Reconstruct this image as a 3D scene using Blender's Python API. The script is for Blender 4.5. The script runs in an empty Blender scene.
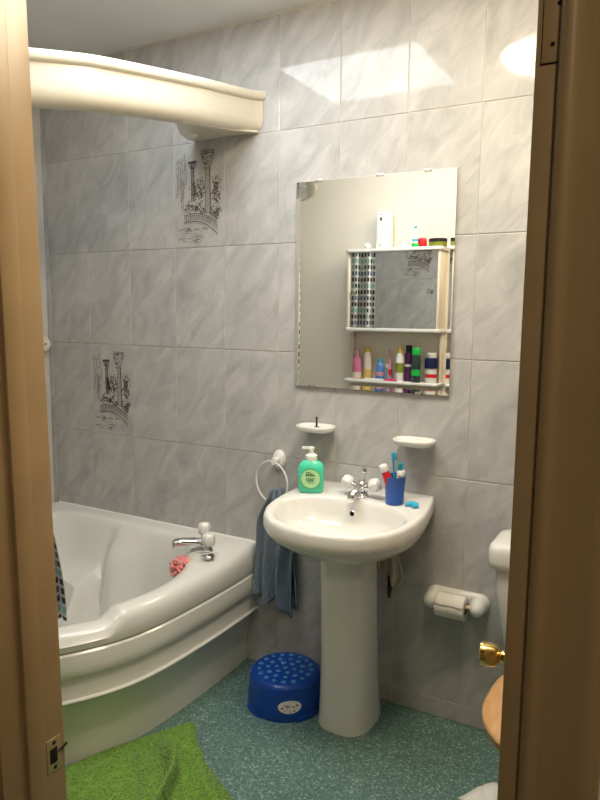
import bpy, bmesh, math, random
from mathutils import Vector, Matrix
random.seed(7)
PI = math.pi
scene = bpy.context.scene
COL = scene.collection

# ------------------------------------------------------------------ camera
CAM = Vector((2.58064, -2.22243, 1.44521))
FW = Vector((-0.48097928, 0.86716279, -0.12918061))
RT = Vector((0.87385157, 0.4861005, 0.00947329))
UP = Vector((-0.07100964, 0.10832822, 0.99157583))
FPX = 670.8
cd = bpy.data.cameras.new('camera')
cam = bpy.data.objects.new('camera', cd)
COL.objects.link(cam)
cd.sensor_fit = 'VERTICAL'
cd.sensor_height = 24.0
cd.lens = FPX * 24.0 / 800.0
cd.clip_start = 0.02
cam.matrix_world = Matrix((
    (RT.x, UP.x, -FW.x, CAM.x), (RT.y, UP.y, -FW.y, CAM.y),
    (RT.z, UP.z, -FW.z, CAM.z), (0, 0, 0, 1)))
scene.camera = cam

# ------------------------------------------------------------------ light
SKY_STR, LAMP_STR = 6.2, 20.5
HALL_FILL_STR = 34.0
EXPOSURE = 1.17
world = bpy.data.worlds.new('world')
scene.world = world
world.use_nodes = True
world.node_tree.nodes['Background'].inputs[0].default_value = (0.75, 0.72, 0.68, 1)
world.node_tree.nodes['Background'].inputs[1].default_value = 0.05
vs = scene.view_settings
vs.view_transform = 'Standard'
vs.look = 'None'
vs.gamma = 1.0
vs.use_curve_mapping = False
vs.exposure = EXPOSURE


def at(px, py, axis, v):
    """photo pixel -> point on the plane where coordinate `axis` equals v"""
    d = FW + RT * ((px - 300) / FPX) - UP * ((py - 400) / FPX)
    t = (v - CAM[axis]) / d[axis]
    return CAM + d * t


def vat(px, py, y):
    """pixel inside the wall mirror -> real point on plane y (mirror at y = -0.012)"""
    p = at(px, py, 1, -0.024 - y)
    return Vector((p.x, y, p.z))


# ------------------------------------------------------------------ materials
def newmat(name):
    m = bpy.data.materials.new(name)
    m.use_nodes = True
    nt = m.node_tree
    return m, nt, nt.nodes['Principled BSDF']


def mat(name, col, rough=0.5, metal=0.0, var=0.06, scale=14.0, bump=0.0, bscale=120.0,
        coat=0.0, trans=0.0, sss=0.0, spec=0.5, emit=None, estr=0.0, ior=1.45, alpha=1.0, sheen=0.0):
    m, nt, b = newmat(name)
    N, L = nt.nodes, nt.links
    c = tuple(col) + (1,)
    tc = N.new('ShaderNodeTexCoord')
    if var > 0:
        n = N.new('ShaderNodeTexNoise')
        n.inputs['Scale'].default_value = scale
        n.inputs['Detail'].default_value = 3
        L.new(tc.outputs['Object'], n.inputs['Vector'])
        r = N.new('ShaderNodeValToRGB')
        r.color_ramp.elements[0].position = 0.3
        r.color_ramp.elements[1].position = 0.7
        r.color_ramp.elements[0].color = tuple(x * (1 - var) for x in col) + (1,)
        r.color_ramp.elements[1].color = tuple(min(1, x * (1 + var)) for x in col) + (1,)
        L.new(n.outputs['Fac'], r.inputs['Fac'])
        L.new(r.outputs['Color'], b.inputs['Base Color'])
    else:
        b.inputs['Base Color'].default_value = c
    b.inputs['Roughness'].default_value = rough
    b.inputs['Metallic'].default_value = metal
    b.inputs['IOR'].default_value = ior
    b.inputs['Specular IOR Level'].default_value = spec
    b.inputs['Coat Weight'].default_value = coat
    b.inputs['Coat Roughness'].default_value = 0.05
    b.inputs['Transmission Weight'].default_value = trans
    b.inputs['Sheen Weight'].default_value = sheen
    b.inputs['Alpha'].default_value = alpha
    if sss > 0:
        b.inputs['Subsurface Weight'].default_value = sss
        b.inputs['Subsurface Scale'].default_value = 0.01
    if emit:
        b.inputs['Emission Color'].default_value = tuple(emit) + (1,)
        b.inputs['Emission Strength'].default_value = estr
    if bump > 0:
        n2 = N.new('ShaderNodeTexNoise')
        n2.inputs['Scale'].default_value = bscale
        n2.inputs['Detail'].default_value = 2
        L.new(tc.outputs['Object'], n2.inputs['Vector'])
        bp = N.new('ShaderNodeBump')
        bp.inputs['Strength'].default_value = bump
        bp.inputs['Distance'].default_value = 0.004
        L.new(n2.outputs['Fac'], bp.inputs['Height'])
        L.new(bp.outputs['Normal'], b.inputs['Normal'])
    return m


def tile_mat():
    m, nt, b = newmat('marbled_glazed_tile')
    N, L = nt.nodes, nt.links
    tc = N.new('ShaderNodeTexCoord')
    oi = N.new('ShaderNodeObjectInfo')
    mp = N.new('ShaderNodeMapping')
    L.new(tc.outputs['Object'], mp.inputs['Vector'])
    vm = N.new('ShaderNodeVectorMath'); vm.operation = 'SCALE'
    cx = N.new('ShaderNodeCombineXYZ')
    for k in range(3):
        L.new(oi.outputs['Random'], cx.inputs[k])
    L.new(cx.outputs[0], vm.inputs[0]); vm.inputs['Scale'].default_value = 37.0
    ad = N.new('ShaderNodeVectorMath'); ad.operation = 'ADD'
    L.new(mp.outputs[0], ad.inputs[0]); L.new(vm.outputs[0], ad.inputs[1])
    # streaks run up to the right: rotate about the tile normal, then stretch
    rot = N.new('ShaderNodeVectorRotate'); rot.rotation_type = 'Y_AXIS'
    rot.inputs['Angle'].default_value = math.radians(52)
    L.new(ad.outputs[0], rot.inputs['Vector'])
    sc = N.new('ShaderNodeVectorMath'); sc.operation = 'MULTIPLY'
    sc.inputs[1].default_value = (6.0, 6.0, 14.0)
    L.new(rot.outputs[0], sc.inputs[0])
    n = N.new('ShaderNodeTexNoise')
    n.inputs['Scale'].default_value = 1.0
    n.inputs['Detail'].default_value = 5
    n.inputs['Roughness'].default_value = 0.6
    n.inputs['Distortion'].default_value = 0.7
    L.new(sc.outputs[0], n.inputs['Vector'])
    r = N.new('ShaderNodeValToRGB')
    e = r.color_ramp.elements
    e[0].position = 0.25; e[0].color = (0.335, 0.332, 0.328, 1)
    e[1].position = 0.68; e[1].color = (0.510, 0.505, 0.498, 1)
    L.new(n.outputs['Fac'], r.inputs['Fac'])
    L.new(r.outputs[0], b.inputs['Base Color'])
    b.inputs['Roughness'].default_value = 0.055
    b.inputs['Specular IOR Level'].default_value = 0.25
    n2 = N.new('ShaderNodeTexNoise'); n2.inputs['Scale'].default_value = 55
    n2.inputs['Detail'].default_value = 1
    L.new(ad.outputs[0], n2.inputs['Vector'])
    bp = N.new('ShaderNodeBump'); bp.inputs['Strength'].default_value = 0.16
    bp.inputs['Distance'].default_value = 0.001
    L.new(n2.outputs['Fac'], bp.inputs['Height'])
    L.new(bp.outputs['Normal'], b.inputs['Normal'])
    return m


def floor_mat():
    m, nt, b = newmat('speckled_teal_vinyl')
    N, L = nt.nodes, nt.links
    tc = N.new('ShaderNodeTexCoord')
    v = N.new('ShaderNodeTexVoronoi'); v.inputs['Scale'].default_value = 190
    L.new(tc.outputs['Object'], v.inputs['Vector'])
    r = N.new('ShaderNodeValToRGB'); r.color_ramp.interpolation = 'CONSTANT'
    e = r.color_ramp.elements
    e[0].position = 0.0; e[0].color = (0.095, 0.19, 0.17, 1)
    e[1].position = 0.45; e[1].color = (0.14, 0.25, 0.225, 1)
    for p, c in ((0.72, (0.20, 0.32, 0.29, 1)), (0.90, (0.38, 0.48, 0.44, 1)), (0.965, (0.06, 0.14, 0.12, 1))):
        k = e.new(p); k.color = c
    sx = N.new('ShaderNodeSeparateColor')
    L.new(v.outputs['Color'], sx.inputs[0])
    L.new(sx.outputs[0], r.inputs['Fac'])
    n = N.new('ShaderNodeTexNoise'); n.inputs['Scale'].default_value = 5
    L.new(tc.outputs['Object'], n.inputs['Vector'])
    mx = N.new('ShaderNodeMix'); mx.data_type = 'RGBA'; mx.blend_type = 'MULTIPLY'
    mx.inputs[0].default_value = 0.25
    L.new(r.outputs[0], mx.inputs[6]); L.new(n.outputs['Fac'], mx.inputs[7])
    L.new(mx.outputs[2], b.inputs['Base Color'])
    b.inputs['Roughness'].default_value = 0.42
    return m


def curtain_mat():
    """white cloth printed with rows of squares (UV in metres)"""
    m, nt, b = newmat('square_print_curtain')
    N, L = nt.nodes, nt.links
    uv = N.new('ShaderNodeUVMap')
    s = N.new('ShaderNodeVectorMath'); s.operation = 'SCALE'; s.inputs['Scale'].default_value = 1 / 0.039
    L.new(uv.outputs[0], s.inputs[0])
    sp = N.new('ShaderNodeSeparateXYZ'); L.new(s.outputs[0], sp.inputs[0])

    def mth(op, a, bb=None):
        q = N.new('ShaderNodeMath'); q.operation = op
        if hasattr(a, 'links'): L.new(a, q.inputs[0])
        else: q.inputs[0].default_value = a
        if bb is not None:
            if hasattr(bb, 'links'): L.new(bb, q.inputs[1])
            else: q.inputs[1].default_value = bb
        return q.outputs[0]
    fx, fy = mth('FRACT', sp.outputs[0]), mth('FRACT', sp.outputs[1])
    ix, iy = mth('FLOOR', sp.outputs[0]), mth('FLOOR', sp.outputs[1])
    ins = mth('MULTIPLY', mth('LESS_THAN', mth('ABSOLUTE', mth('SUBTRACT', fx, 0.5)), 0.32),
              mth('LESS_THAN', mth('ABSOLUTE', mth('SUBTRACT', fy, 0.5)), 0.32))
    cb = N.new('ShaderNodeCombineXYZ'); L.new(ix, cb.inputs[0]); L.new(iy, cb.inputs[1])
    wn = N.new('ShaderNodeTexWhiteNoise'); L.new(cb.outputs[0], wn.inputs['Vector'])
    row = mth('FRACT', mth('ADD', mth('DIVIDE', iy, 4.0),
                           mth('MULTIPLY', mth('GREATER_THAN', wn.outputs['Value'], 0.85), 0.25)))
    r = N.new('ShaderNodeValToRGB'); r.color_ramp.interpolation = 'CONSTANT'
    e = r.color_ramp.elements
    e[0].position = 0; e[0].color = (0.012, 0.012, 0.014, 1)
    e[1].position = 0.2; e[1].color = (0.22, 0.52, 0.50, 1)
    k = e.new(0.45); k.color = (0.012, 0.012, 0.014, 1)
    k = e.new(0.70); k.color = (0.06, 0.11, 0.25, 1)
    L.new(row, r.inputs['Fac'])
    mx = N.new('ShaderNodeMix'); mx.data_type = 'RGBA'
    mx.inputs[6].default_value = (0.78, 0.78, 0.76, 1)
    L.new(ins, mx.inputs[0]); L.new(r.outputs[0], mx.inputs[7])
    L.new(mx.outputs[2], b.inputs['Base Color'])
    b.inputs['Roughness'].default_value = 0.45
    return m


def cloth_mat(name, ca, cb_, scale, bump, dist=0.004):
    m, nt, b = newmat(name)
    N, L = nt.nodes, nt.links
    tc = N.new('ShaderNodeTexCoord')
    v = N.new('ShaderNodeTexVoronoi'); v.inputs['Scale'].default_value = scale
    L.new(tc.outputs['Object'], v.inputs['Vector'])
    r = N.new('ShaderNodeValToRGB')
    r.color_ramp.elements[0].color = tuple(cb_) + (1,)
    r.color_ramp.elements[1].color = tuple(ca) + (1,)
    r.color_ramp.elements[1].position = 0.6
    L.new(v.outputs['Distance'], r.inputs['Fac'])
    L.new(r.outputs[0], b.inputs['Base Color'])
    b.inputs['Roughness'].default_value = 0.95
    b.inputs['Specular IOR Level'].default_value = 0.1
    b.inputs['Sheen Weight'].default_value = 0.15
    bp = N.new('ShaderNodeBump'); bp.inputs['Strength'].default_value = bump
    bp.inputs['Distance'].default_value = dist; bp.invert = True
    L.new(v.outputs['Distance'], bp.inputs['Height'])
    L.new(bp.outputs['Normal'], b.inputs['Normal'])
    return m


def wood_mat(name, ca, cb_):
    m, nt, b = newmat(name)
    N, L = nt.nodes, nt.links
    tc = N.new('ShaderNodeTexCoord')
    mp = N.new('ShaderNodeMapping'); mp.inputs['Scale'].default_value = (26, 3, 26)
    L.new(tc.outputs['Object'], mp.inputs['Vector'])
    n = N.new('ShaderNodeTexNoise'); n.inputs['Scale'].default_value = 1.5; n.inputs['Detail'].default_value = 5
    n.inputs['Distortion'].default_value = 1.2
    L.new(mp.outputs[0], n.inputs['Vector'])
    r = N.new('ShaderNodeValToRGB')
    r.color_ramp.elements[0].color = tuple(cb_) + (1,); r.color_ramp.elements[0].position = 0.3
    r.color_ramp.elements[1].color = tuple(ca) + (1,); r.color_ramp.elements[1].position = 0.7
    L.new(n.outputs['Fac'], r.inputs['Fac']); L.new(r.outputs[0], b.inputs['Base Color'])
    b.inputs['Roughness'].default_value = 0.35
    return m


M = {}
M['tile'] = tile_mat()
M['grout'] = mat('pale_grout', (0.56, 0.53, 0.48), 0.8, bump=0.3)
M['floor'] = floor_mat()
M['ceil'] = mat('ceiling_paint', (0.84, 0.84, 0.83), 0.85, var=0.03, scale=3)
M['wall'] = mat('cream_wall_paint', (0.76, 0.69, 0.58), 0.75, var=0.02, scale=3)
M['gloss'] = mat('old_cream_gloss_paint', (0.36, 0.25, 0.128), 0.38, var=0.05, scale=9, bump=0.05, bscale=40)
M['hall'] = mat('hall_paint', (0.30, 0.25, 0.18), 0.9, var=0.03)
M['carpet'] = mat('hall_carpet', (0.10, 0.07, 0.05), 0.98, var=0.2, scale=90)
M['ceramic'] = mat('white_ceramic', (0.72, 0.71, 0.68), 0.10, var=0.015, scale=3, spec=0.55)
M['acrylic'] = mat('white_acrylic', (0.70, 0.70, 0.67), 0.16, var=0.015, scale=3, spec=0.5)
M['pelmet'] = mat('cream_plastic', (0.62, 0.57, 0.47), 0.28, var=0.02, scale=4)
M['white'] = mat('white_plastic', (0.78, 0.77, 0.74), 0.3, var=0.015)
M['chrome'] = mat('chrome', (0.72, 0.72, 0.72), 0.08, 1.0, var=0.02)
M['brass'] = mat('polished_brass', (0.80, 0.56, 0.20), 0.14, 1.0, var=0.06)
M['dull_brass'] = mat('painted_brass', (0.48, 0.42, 0.22), 0.4, 0.5, var=0.15, scale=60)
M['mirror'] = mat('silvered_mirror', (0.88, 0.89, 0.88), 0.004, 1.0, var=0.0)
M['glass_edge'] = mat('mirror_edge', (0.35, 0.40, 0.38), 0.2, var=0.05)
M['black'] = mat('black_plastic', (0.012, 0.012, 0.013), 0.35, var=0.1)
M['dark'] = mat('dark_hole', (0.008, 0.006, 0.004), 0.9, var=0.1)
M['ink'] = mat('grey_brown_glaze_print', (0.085, 0.075, 0.065), 0.25, var=0.35, scale=60)
M['ink2'] = mat('pale_glaze_print', (0.20, 0.185, 0.165), 0.25, var=0.3, scale=60)
M['blue'] = mat('blue_plastic', (0.006, 0.060, 0.36), 0.28, var=0.05)
M['bluedot'] = mat('pale_blue_rubber', (0.06, 0.22, 0.46), 0.4, var=0.05)
M['cup'] = mat('blue_beaker_plastic', (0.025, 0.10, 0.42), 0.3, var=0.05)
M['green_soap'] = mat('green_soap_bottle', (0.08, 0.66, 0.44), 0.18, var=0.04, sss=0.2)
M['label_green'] = mat('pale_green_label', (0.42, 0.72, 0.36), 0.4, var=0.08)
M['label_ring'] = mat('dark_green_label', (0.10, 0.42, 0.20), 0.4, var=0.05)
M['print'] = mat('dark_green_print', (0.015, 0.07, 0.035), 0.5, var=0.05)
M['clearwhite'] = mat('milky_pump_plastic', (0.80, 0.86, 0.80), 0.25, var=0.02, sss=0.3)
M['towel'] = cloth_mat('blue_grey_terry', (0.25, 0.315, 0.40), (0.15, 0.195, 0.255), 210, 1.0, 0.008)
M['mat'] = cloth_mat('green_chenille', (0.19, 0.36, 0.055), (0.07, 0.16, 0.015), 110, 1.0, 0.008)
M['rag'] = cloth_mat('beige_cloth', (0.50, 0.45, 0.36), (0.42, 0.37, 0.30), 300, 0.4)
M['pine'] = wood_mat('orange_pine', (0.62, 0.36, 0.17), (0.50, 0.27, 0.11))
M['lightwood'] = wood_mat('pale_wood', (0.66, 0.50, 0.32), (0.55, 0.40, 0.24))
M['paper'] = mat('tissue_paper', (0.80, 0.78, 0.73), 0.95, var=0.03, bump=0.2)
M['card'] = mat('roll_core_card', (0.30, 0.22, 0.14), 0.9)
M['pink'] = mat('pink_mesh_puff', (0.86, 0.33, 0.33), 0.7, var=0.15, scale=40, sss=0.2)
M['red'] = mat('red_plastic', (0.60, 0.015, 0.02), 0.3)
M['teal'] = mat('bright_teal_plastic', (0.01, 0.36, 0.55), 0.3)
M['teal2'] = mat('light_blue_plastic', (0.03, 0.42, 0.66), 0.3)
M['knobwhite'] = mat('clear_white_acrylic_knob', (0.78, 0.78, 0.76), 0.12, var=0.02, spec=0.6)
M['cab'] = mat('cream_melamine', (0.76, 0.69, 0.56), 0.4, var=0.02)
M['curtain'] = curtain_mat()
M['skypane'] = mat('frosted_skylight', (0.8, 0.85, 0.9), 0.5, var=0, emit=(0.88, 0.95, 1.0), estr=SKY_STR)
M['lampglass'] = mat('opal_lamp_glass', (0.9, 0.85, 0.75), 0.3, var=0, emit=(1.0, 0.85, 0.62), estr=LAMP_STR)


# ------------------------------------------------------------------ mesh helpers
class MB:
    def __init__(self):
        self.v = []; self.f = []

    def add(self, vs, fs):
        o = len(self.v)
        self.v += [tuple(p) for p in vs]
        self.f += [tuple(i + o for i in f) for f in fs]
        return self

    def box(self, x0, x1, y0, y1, z0, z1):
        v = [(x, y, z) for z in (z0, z1) for y in (y0, y1) for x in (x0, x1)]
        return self.add(v, [(0, 2, 3, 1), (4, 5, 7, 6), (0, 1, 5, 4), (2, 6, 7, 3), (0, 4, 6, 2), (1, 3, 7, 5)])

    def rings(self, rings, closed=True, cap0=True, cap1=True):
        n = len(rings[0]); vs = [p for r in rings for p in r]; fs = []
        m = n if closed else n - 1
        for i in range(len(rings) - 1):
            for j in range(m):
                k = (j + 1) % n
                fs.append((i * n + j, i * n + k, (i + 1) * n + k, (i + 1) * n + j))
        if closed and cap0: fs.append(tuple(reversed(range(n))))
        if closed and cap1: fs.append(tuple(range((len(rings) - 1) * n, len(rings) * n)))
        return self.add(vs, fs)

    def lathe(self, prof, seg=24, org=(0, 0, 0), axis='Z', sx=1.0, sy=1.0, cap0=True, cap1=True):
        rs = []
        for r, z in prof:
            ring = []
            for k in range(seg):
                a = 2 * PI * k / seg
                p = (r * math.cos(a) * sx, r * math.sin(a) * sy, z)
                if axis == 'X': p = (p[2], p[0], p[1])
                if axis == 'Y': p = (p[1], p[2], p[0])
                ring.append((p[0] + org[0], p[1] + org[1], p[2] + org[2]))
            rs.append(ring)
        return self.rings(rs, True, cap0, cap1)

    def tube(self, path, rad, seg=10, closed=False):
        path = [Vector(p) for p in path]
        n = len(path); rs = []
        up = Vector((0, 0, 1)); prev = None
        for i, p in enumerate(path):
            if closed: t = path[(i + 1) % n] - path[i - 1]
            else: t = path[min(i + 1, n - 1)] - path[max(i - 1, 0)]
            t.normalize()
            if prev is None:
                a = t.cross(up)
                if a.length < 1e-3: a = t.cross(Vector((1, 0, 0)))
            else: a = prev - t * prev.dot(t)
            a.normalize(); prev = a; b = t.cross(a)
            r = rad[i] if isinstance(rad, (list, tuple)) else rad
            rs.append([p + (a * math.cos(2 * PI * k / seg) + b * math.sin(2 * PI * k / seg)) * r for k in range(seg)])
        if closed: rs.append(rs[0]); return self.rings(rs, True, False, False)
        return self.rings(rs)

    def cyl(self, p0, p1, r0, r1=None, seg=16):
        return self.tube([p0, p1], [r0, r0 if r1 is None else r1], seg)

    def build(self, name, m, parent=None, smooth=40, bevel=0.0, bseg=2, solid=0.0, sub=0, loc=None, rot=None, fix=True):
        me = bpy.data.meshes.new(name)
        me.from_pydata(self.v, [], self.f)
        me.update()
        if fix:
            bm = bmesh.new(); bm.from_mesh(me)
            bmesh.ops.remove_doubles(bm, verts=bm.verts, dist=1e-6)
            bmesh.ops.recalc_face_normals(bm, faces=bm.faces)
            if bevel > 0:
                es = [e for e in bm.edges if e.is_manifold and e.calc_face_angle(0) > 0.5]
                bmesh.ops.bevel(bm, geom=es, offset=bevel, segments=bseg, affect='EDGES', profile=0.5, clamp_overlap=True)
            bm.to_mesh(me); bm.free()
        me.materials.append(M[m] if isinstance(m, str) else m)
        if smooth:
            me.shade_smooth()
            me.set_sharp_from_angle(angle=math.radians(smooth))
        o = bpy.data.objects.new(name, me)
        COL.objects.link(o)
        if parent: o.parent = parent
        if loc: o.location = loc
        if rot: o.rotation_euler = rot
        if solid:
            md = o.modifiers.new('thickness', 'SOLIDIFY'); md.thickness = solid; md.offset = 0
        if sub:
            md = o.modifiers.new('smooth', 'SUBSURF'); md.levels = sub; md.render_levels = sub
        return o


def tag(o, label=None, cat=None, group=None, kind=None):
    if label: o['label'] = label
    if cat: o['category'] = cat
    if group: o['group'] = group
    if kind: o['kind'] = kind
    return o


def thing(name, loc, label, cat, group=None, rz=0.0):
    o = bpy.data.objects.new(name, None)
    o.empty_display_size = 0.05
    COL.objects.link(o)
    o.location = loc; o.rotation_euler = (0, 0, rz)
    return tag(o, label, cat, group)


def struct(o, label=None, cat=None):
    o['kind'] = 'structure'
    if label: o['label'] = label
    if cat: o['category'] = cat
    return o


def sph(bm, c, rx, ry, rz, nu=16, nv=10):
    pr = []
    for i in range(nv + 1):
        a = -PI / 2 + PI * i / nv
        pr.append((max(1e-4, math.cos(a)), math.sin(a)))
    rs = [[(c[0] + r * rx * math.cos(2 * PI * k / nu), c[1] + r * ry * math.sin(2 * PI * k / nu), c[2] + z * rz)
           for k in range(nu)] for r, z in pr]
    return bm.rings(rs)


def spline(pts, n):
    """Catmull-Rom through pts"""
    P = [Vector(p) for p in pts]
    P = [P[0] * 2 - P[1]] + P + [P[-1] * 2 - P[-2]]
    out = []
    segs = len(P) - 3
    for i in range(n):
        t = i / (n - 1) * segs
        k = min(int(t), segs - 1); u = t - k
        a, b, c, d = P[k:k + 4]
        out.append(0.5 * ((2 * b) + (c - a) * u + (2 * a - 5 * b + 4 * c - d) * u * u + (3 * b - a - 3 * c + d) * u ** 3))
    return out


# ------------------------------------------------------------------ room shell
XR, YF, ZC = 2.75, -1.45, 2.525          # right wall, door wall, ceiling
YH = YF - 0.12                           # hall side of the door wall
XJ0, XJ1, ZD = 1.664, 2.4555, 2.03        # doorway

wall_back = struct(MB().box(-0.12, XR + 0.1, 0.0025, 0.10, -0.05, ZC + 0.05).build('wall_back', 'grout', smooth=0),
                   'back wall covered with grey marbled tiles behind basin', 'wall')
wall_left = struct(MB().box(-0.12, -0.0215, YF - 0.12, 0.0025, -0.05, ZC + 0.05).build('wall_left', 'grout', smooth=0),
                   'grey tiled end wall behind the corner bath', 'wall')
wall_right = struct(MB().box(XR + .0025, XR + 0.1, YF, 0.0025, -0.05, ZC + 0.05).build('wall_right', 'grout', smooth=0),
       'grey tiled wall beside the toilet', 'wall')
m = MB()
m.box(-0.0215, XJ0 - 0.03, YH, YF, -0.05, ZC + 0.05)
m.box(XJ1 + 0.03, XR + 0.6, YH, YF, -0.05, ZC + 0.05)
m.box(XJ0 - 0.03, XJ1 + 0.03, YH, YF, ZD + 0.03, ZC + 0.05)
struct(m.build('wall_front', 'wall', smooth=0), 'cream painted wall around the doorway', 'wall')
struct(MB().box(-0.12, XR + 0.1, YH, 0.1, -0.06, 0.0).build('floor', 'floor', smooth=0),
       'speckled teal vinyl floor', 'floor')
struct(MB().box(-0.12, XR + 0.1, YF, 0.1, ZC, ZC + 0.05).build('ceiling', 'ceil', smooth=0),
       'plain grey white ceiling', 'ceiling')
# the hall the photograph was taken from
struct(MB().box(0.6, XR + 0.6, -3.4, YH, -0.06, 0.0).build('floor_hall', 'carpet', smooth=0), 'dark hall carpet', 'floor')
struct(MB().box(0.6, XR + 0.6, -3.4, YH, ZC, ZC + 0.05).build('ceiling_hall', 'hall', smooth=0), 'dim hall ceiling', 'ceiling')
struct(MB().box(0.6, XR + 0.6, -3.5, -3.4, -0.05, ZC).build('wall_hall_end', 'hall', smooth=0), 'dim hall wall facing the doorway', 'wall')
struct(MB().box(XR + 0.6, XR + 0.7, -3.5, YF, -0.05, ZC).build('wall_hall_right', 'hall', smooth=0), 'dim hall wall on hinge side', 'wall')
struct(MB().box(0.5, 0.6, -3.5, YH, -0.05, ZC).build('wall_hall_left', 'hall', smooth=0), 'dim hall wall on latch side', 'wall')


def tile_mesh(w, h, d=0.006, c=0.0015):
    b = MB()
    A = [(-w / 2, d, -h / 2), (w / 2, d, -h / 2), (w / 2, d, h / 2), (-w / 2, d, h / 2)]
    B = [(x, c * 0.8, z) for x, _, z in A]
    Cc = [(x - math.copysign(c, x), 0, z - math.copysign(c, z)) for x, _, z in A]
    b.add(A + B + Cc, [(0, 1, 5, 4), (1, 2, 6, 5), (2, 3, 7, 6), (3, 0, 4, 7),
                       (4, 5, 9, 8), (5, 6, 10, 9), (6, 7, 11, 10), (7, 4, 8, 11), (8, 9, 10, 11)])
    me = bpy.data.meshes.new('tile')
    me.from_pydata(b.v, [], b.f); me.update()
    bm = bmesh.new(); bm.from_mesh(me); bmesh.ops.recalc_face_normals(bm, faces=bm.faces)
    # open box: make sure the front face looks towards -y
    fr = max(bm.faces, key=lambda f: f.calc_area())
    if fr.normal.y > 0: bmesh.ops.reverse_faces(bm, faces=bm.faces)
    bm.to_mesh(me); bm.free()
    me.materials.append(M['tile'])
    return me


TW, TH, G = 0.25, 0.4078, 0.003
rowz = [0.0, 0.0710, 0.4788, 0.8866, 1.2945, 1.7023, 2.1101, 2.518]
cache = {}


def put_tile(parent, cx, cz, w, h, left=False, y=None):
    key = (round(w, 4), round(h, 4))
    if key not in cache: cache[key] = tile_mesh(w - G, h - G)
    o = bpy.data.objects.new('tile', cache[key])
    COL.objects.link(o); o.parent = parent
    if left:
        o.location = (-0.0255 + 0.0015, y, cz); o.rotation_euler = (0, 0, PI / 2)
    else:
        o.location = (cx, 0, cz)
    o.rotation_euler[0] += random.uniform(-0.0012, 0.0012)
    o.rotation_euler[2] += random.uniform(-0.0015, 0.0015)
    return o


decor = {}
for r in range(7):
    z0, z1 = rowz[r], rowz[r + 1]
    for c in range(11):
        o = put_tile(wall_back, (c + 0.5) * TW, (z0 + z1) / 2, TW, z1 - z0)
        if (r, c) in ((5, 3), (3, 1)): decor[(r, c)] = o
    for c in range(6):
        w = TW if c < 5 else 0.18
        put_tile(wall_left, 0, (z0 + z1) / 2, w, z1 - z0, True, -0.02 - c * TW - w / 2)
for r in range(7):
    for c in range(6):
        w = TW if c < 5 else 0.19
        o = put_tile(wall_right, 0, (rowz[r] + rowz[r + 1]) / 2, w, rowz[r + 1] - rowz[r], True, -.004 - c * TW - w / 2)
        o.location.x = XR; o.rotation_euler = (0, 0, -PI / 2)
cornertrim = MB().box(-0.0235, -0.0015, -0.0055, 0.003, 0.0, 2.518).build('corner_strip', 'tile', wall_back, smooth=0)

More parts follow.
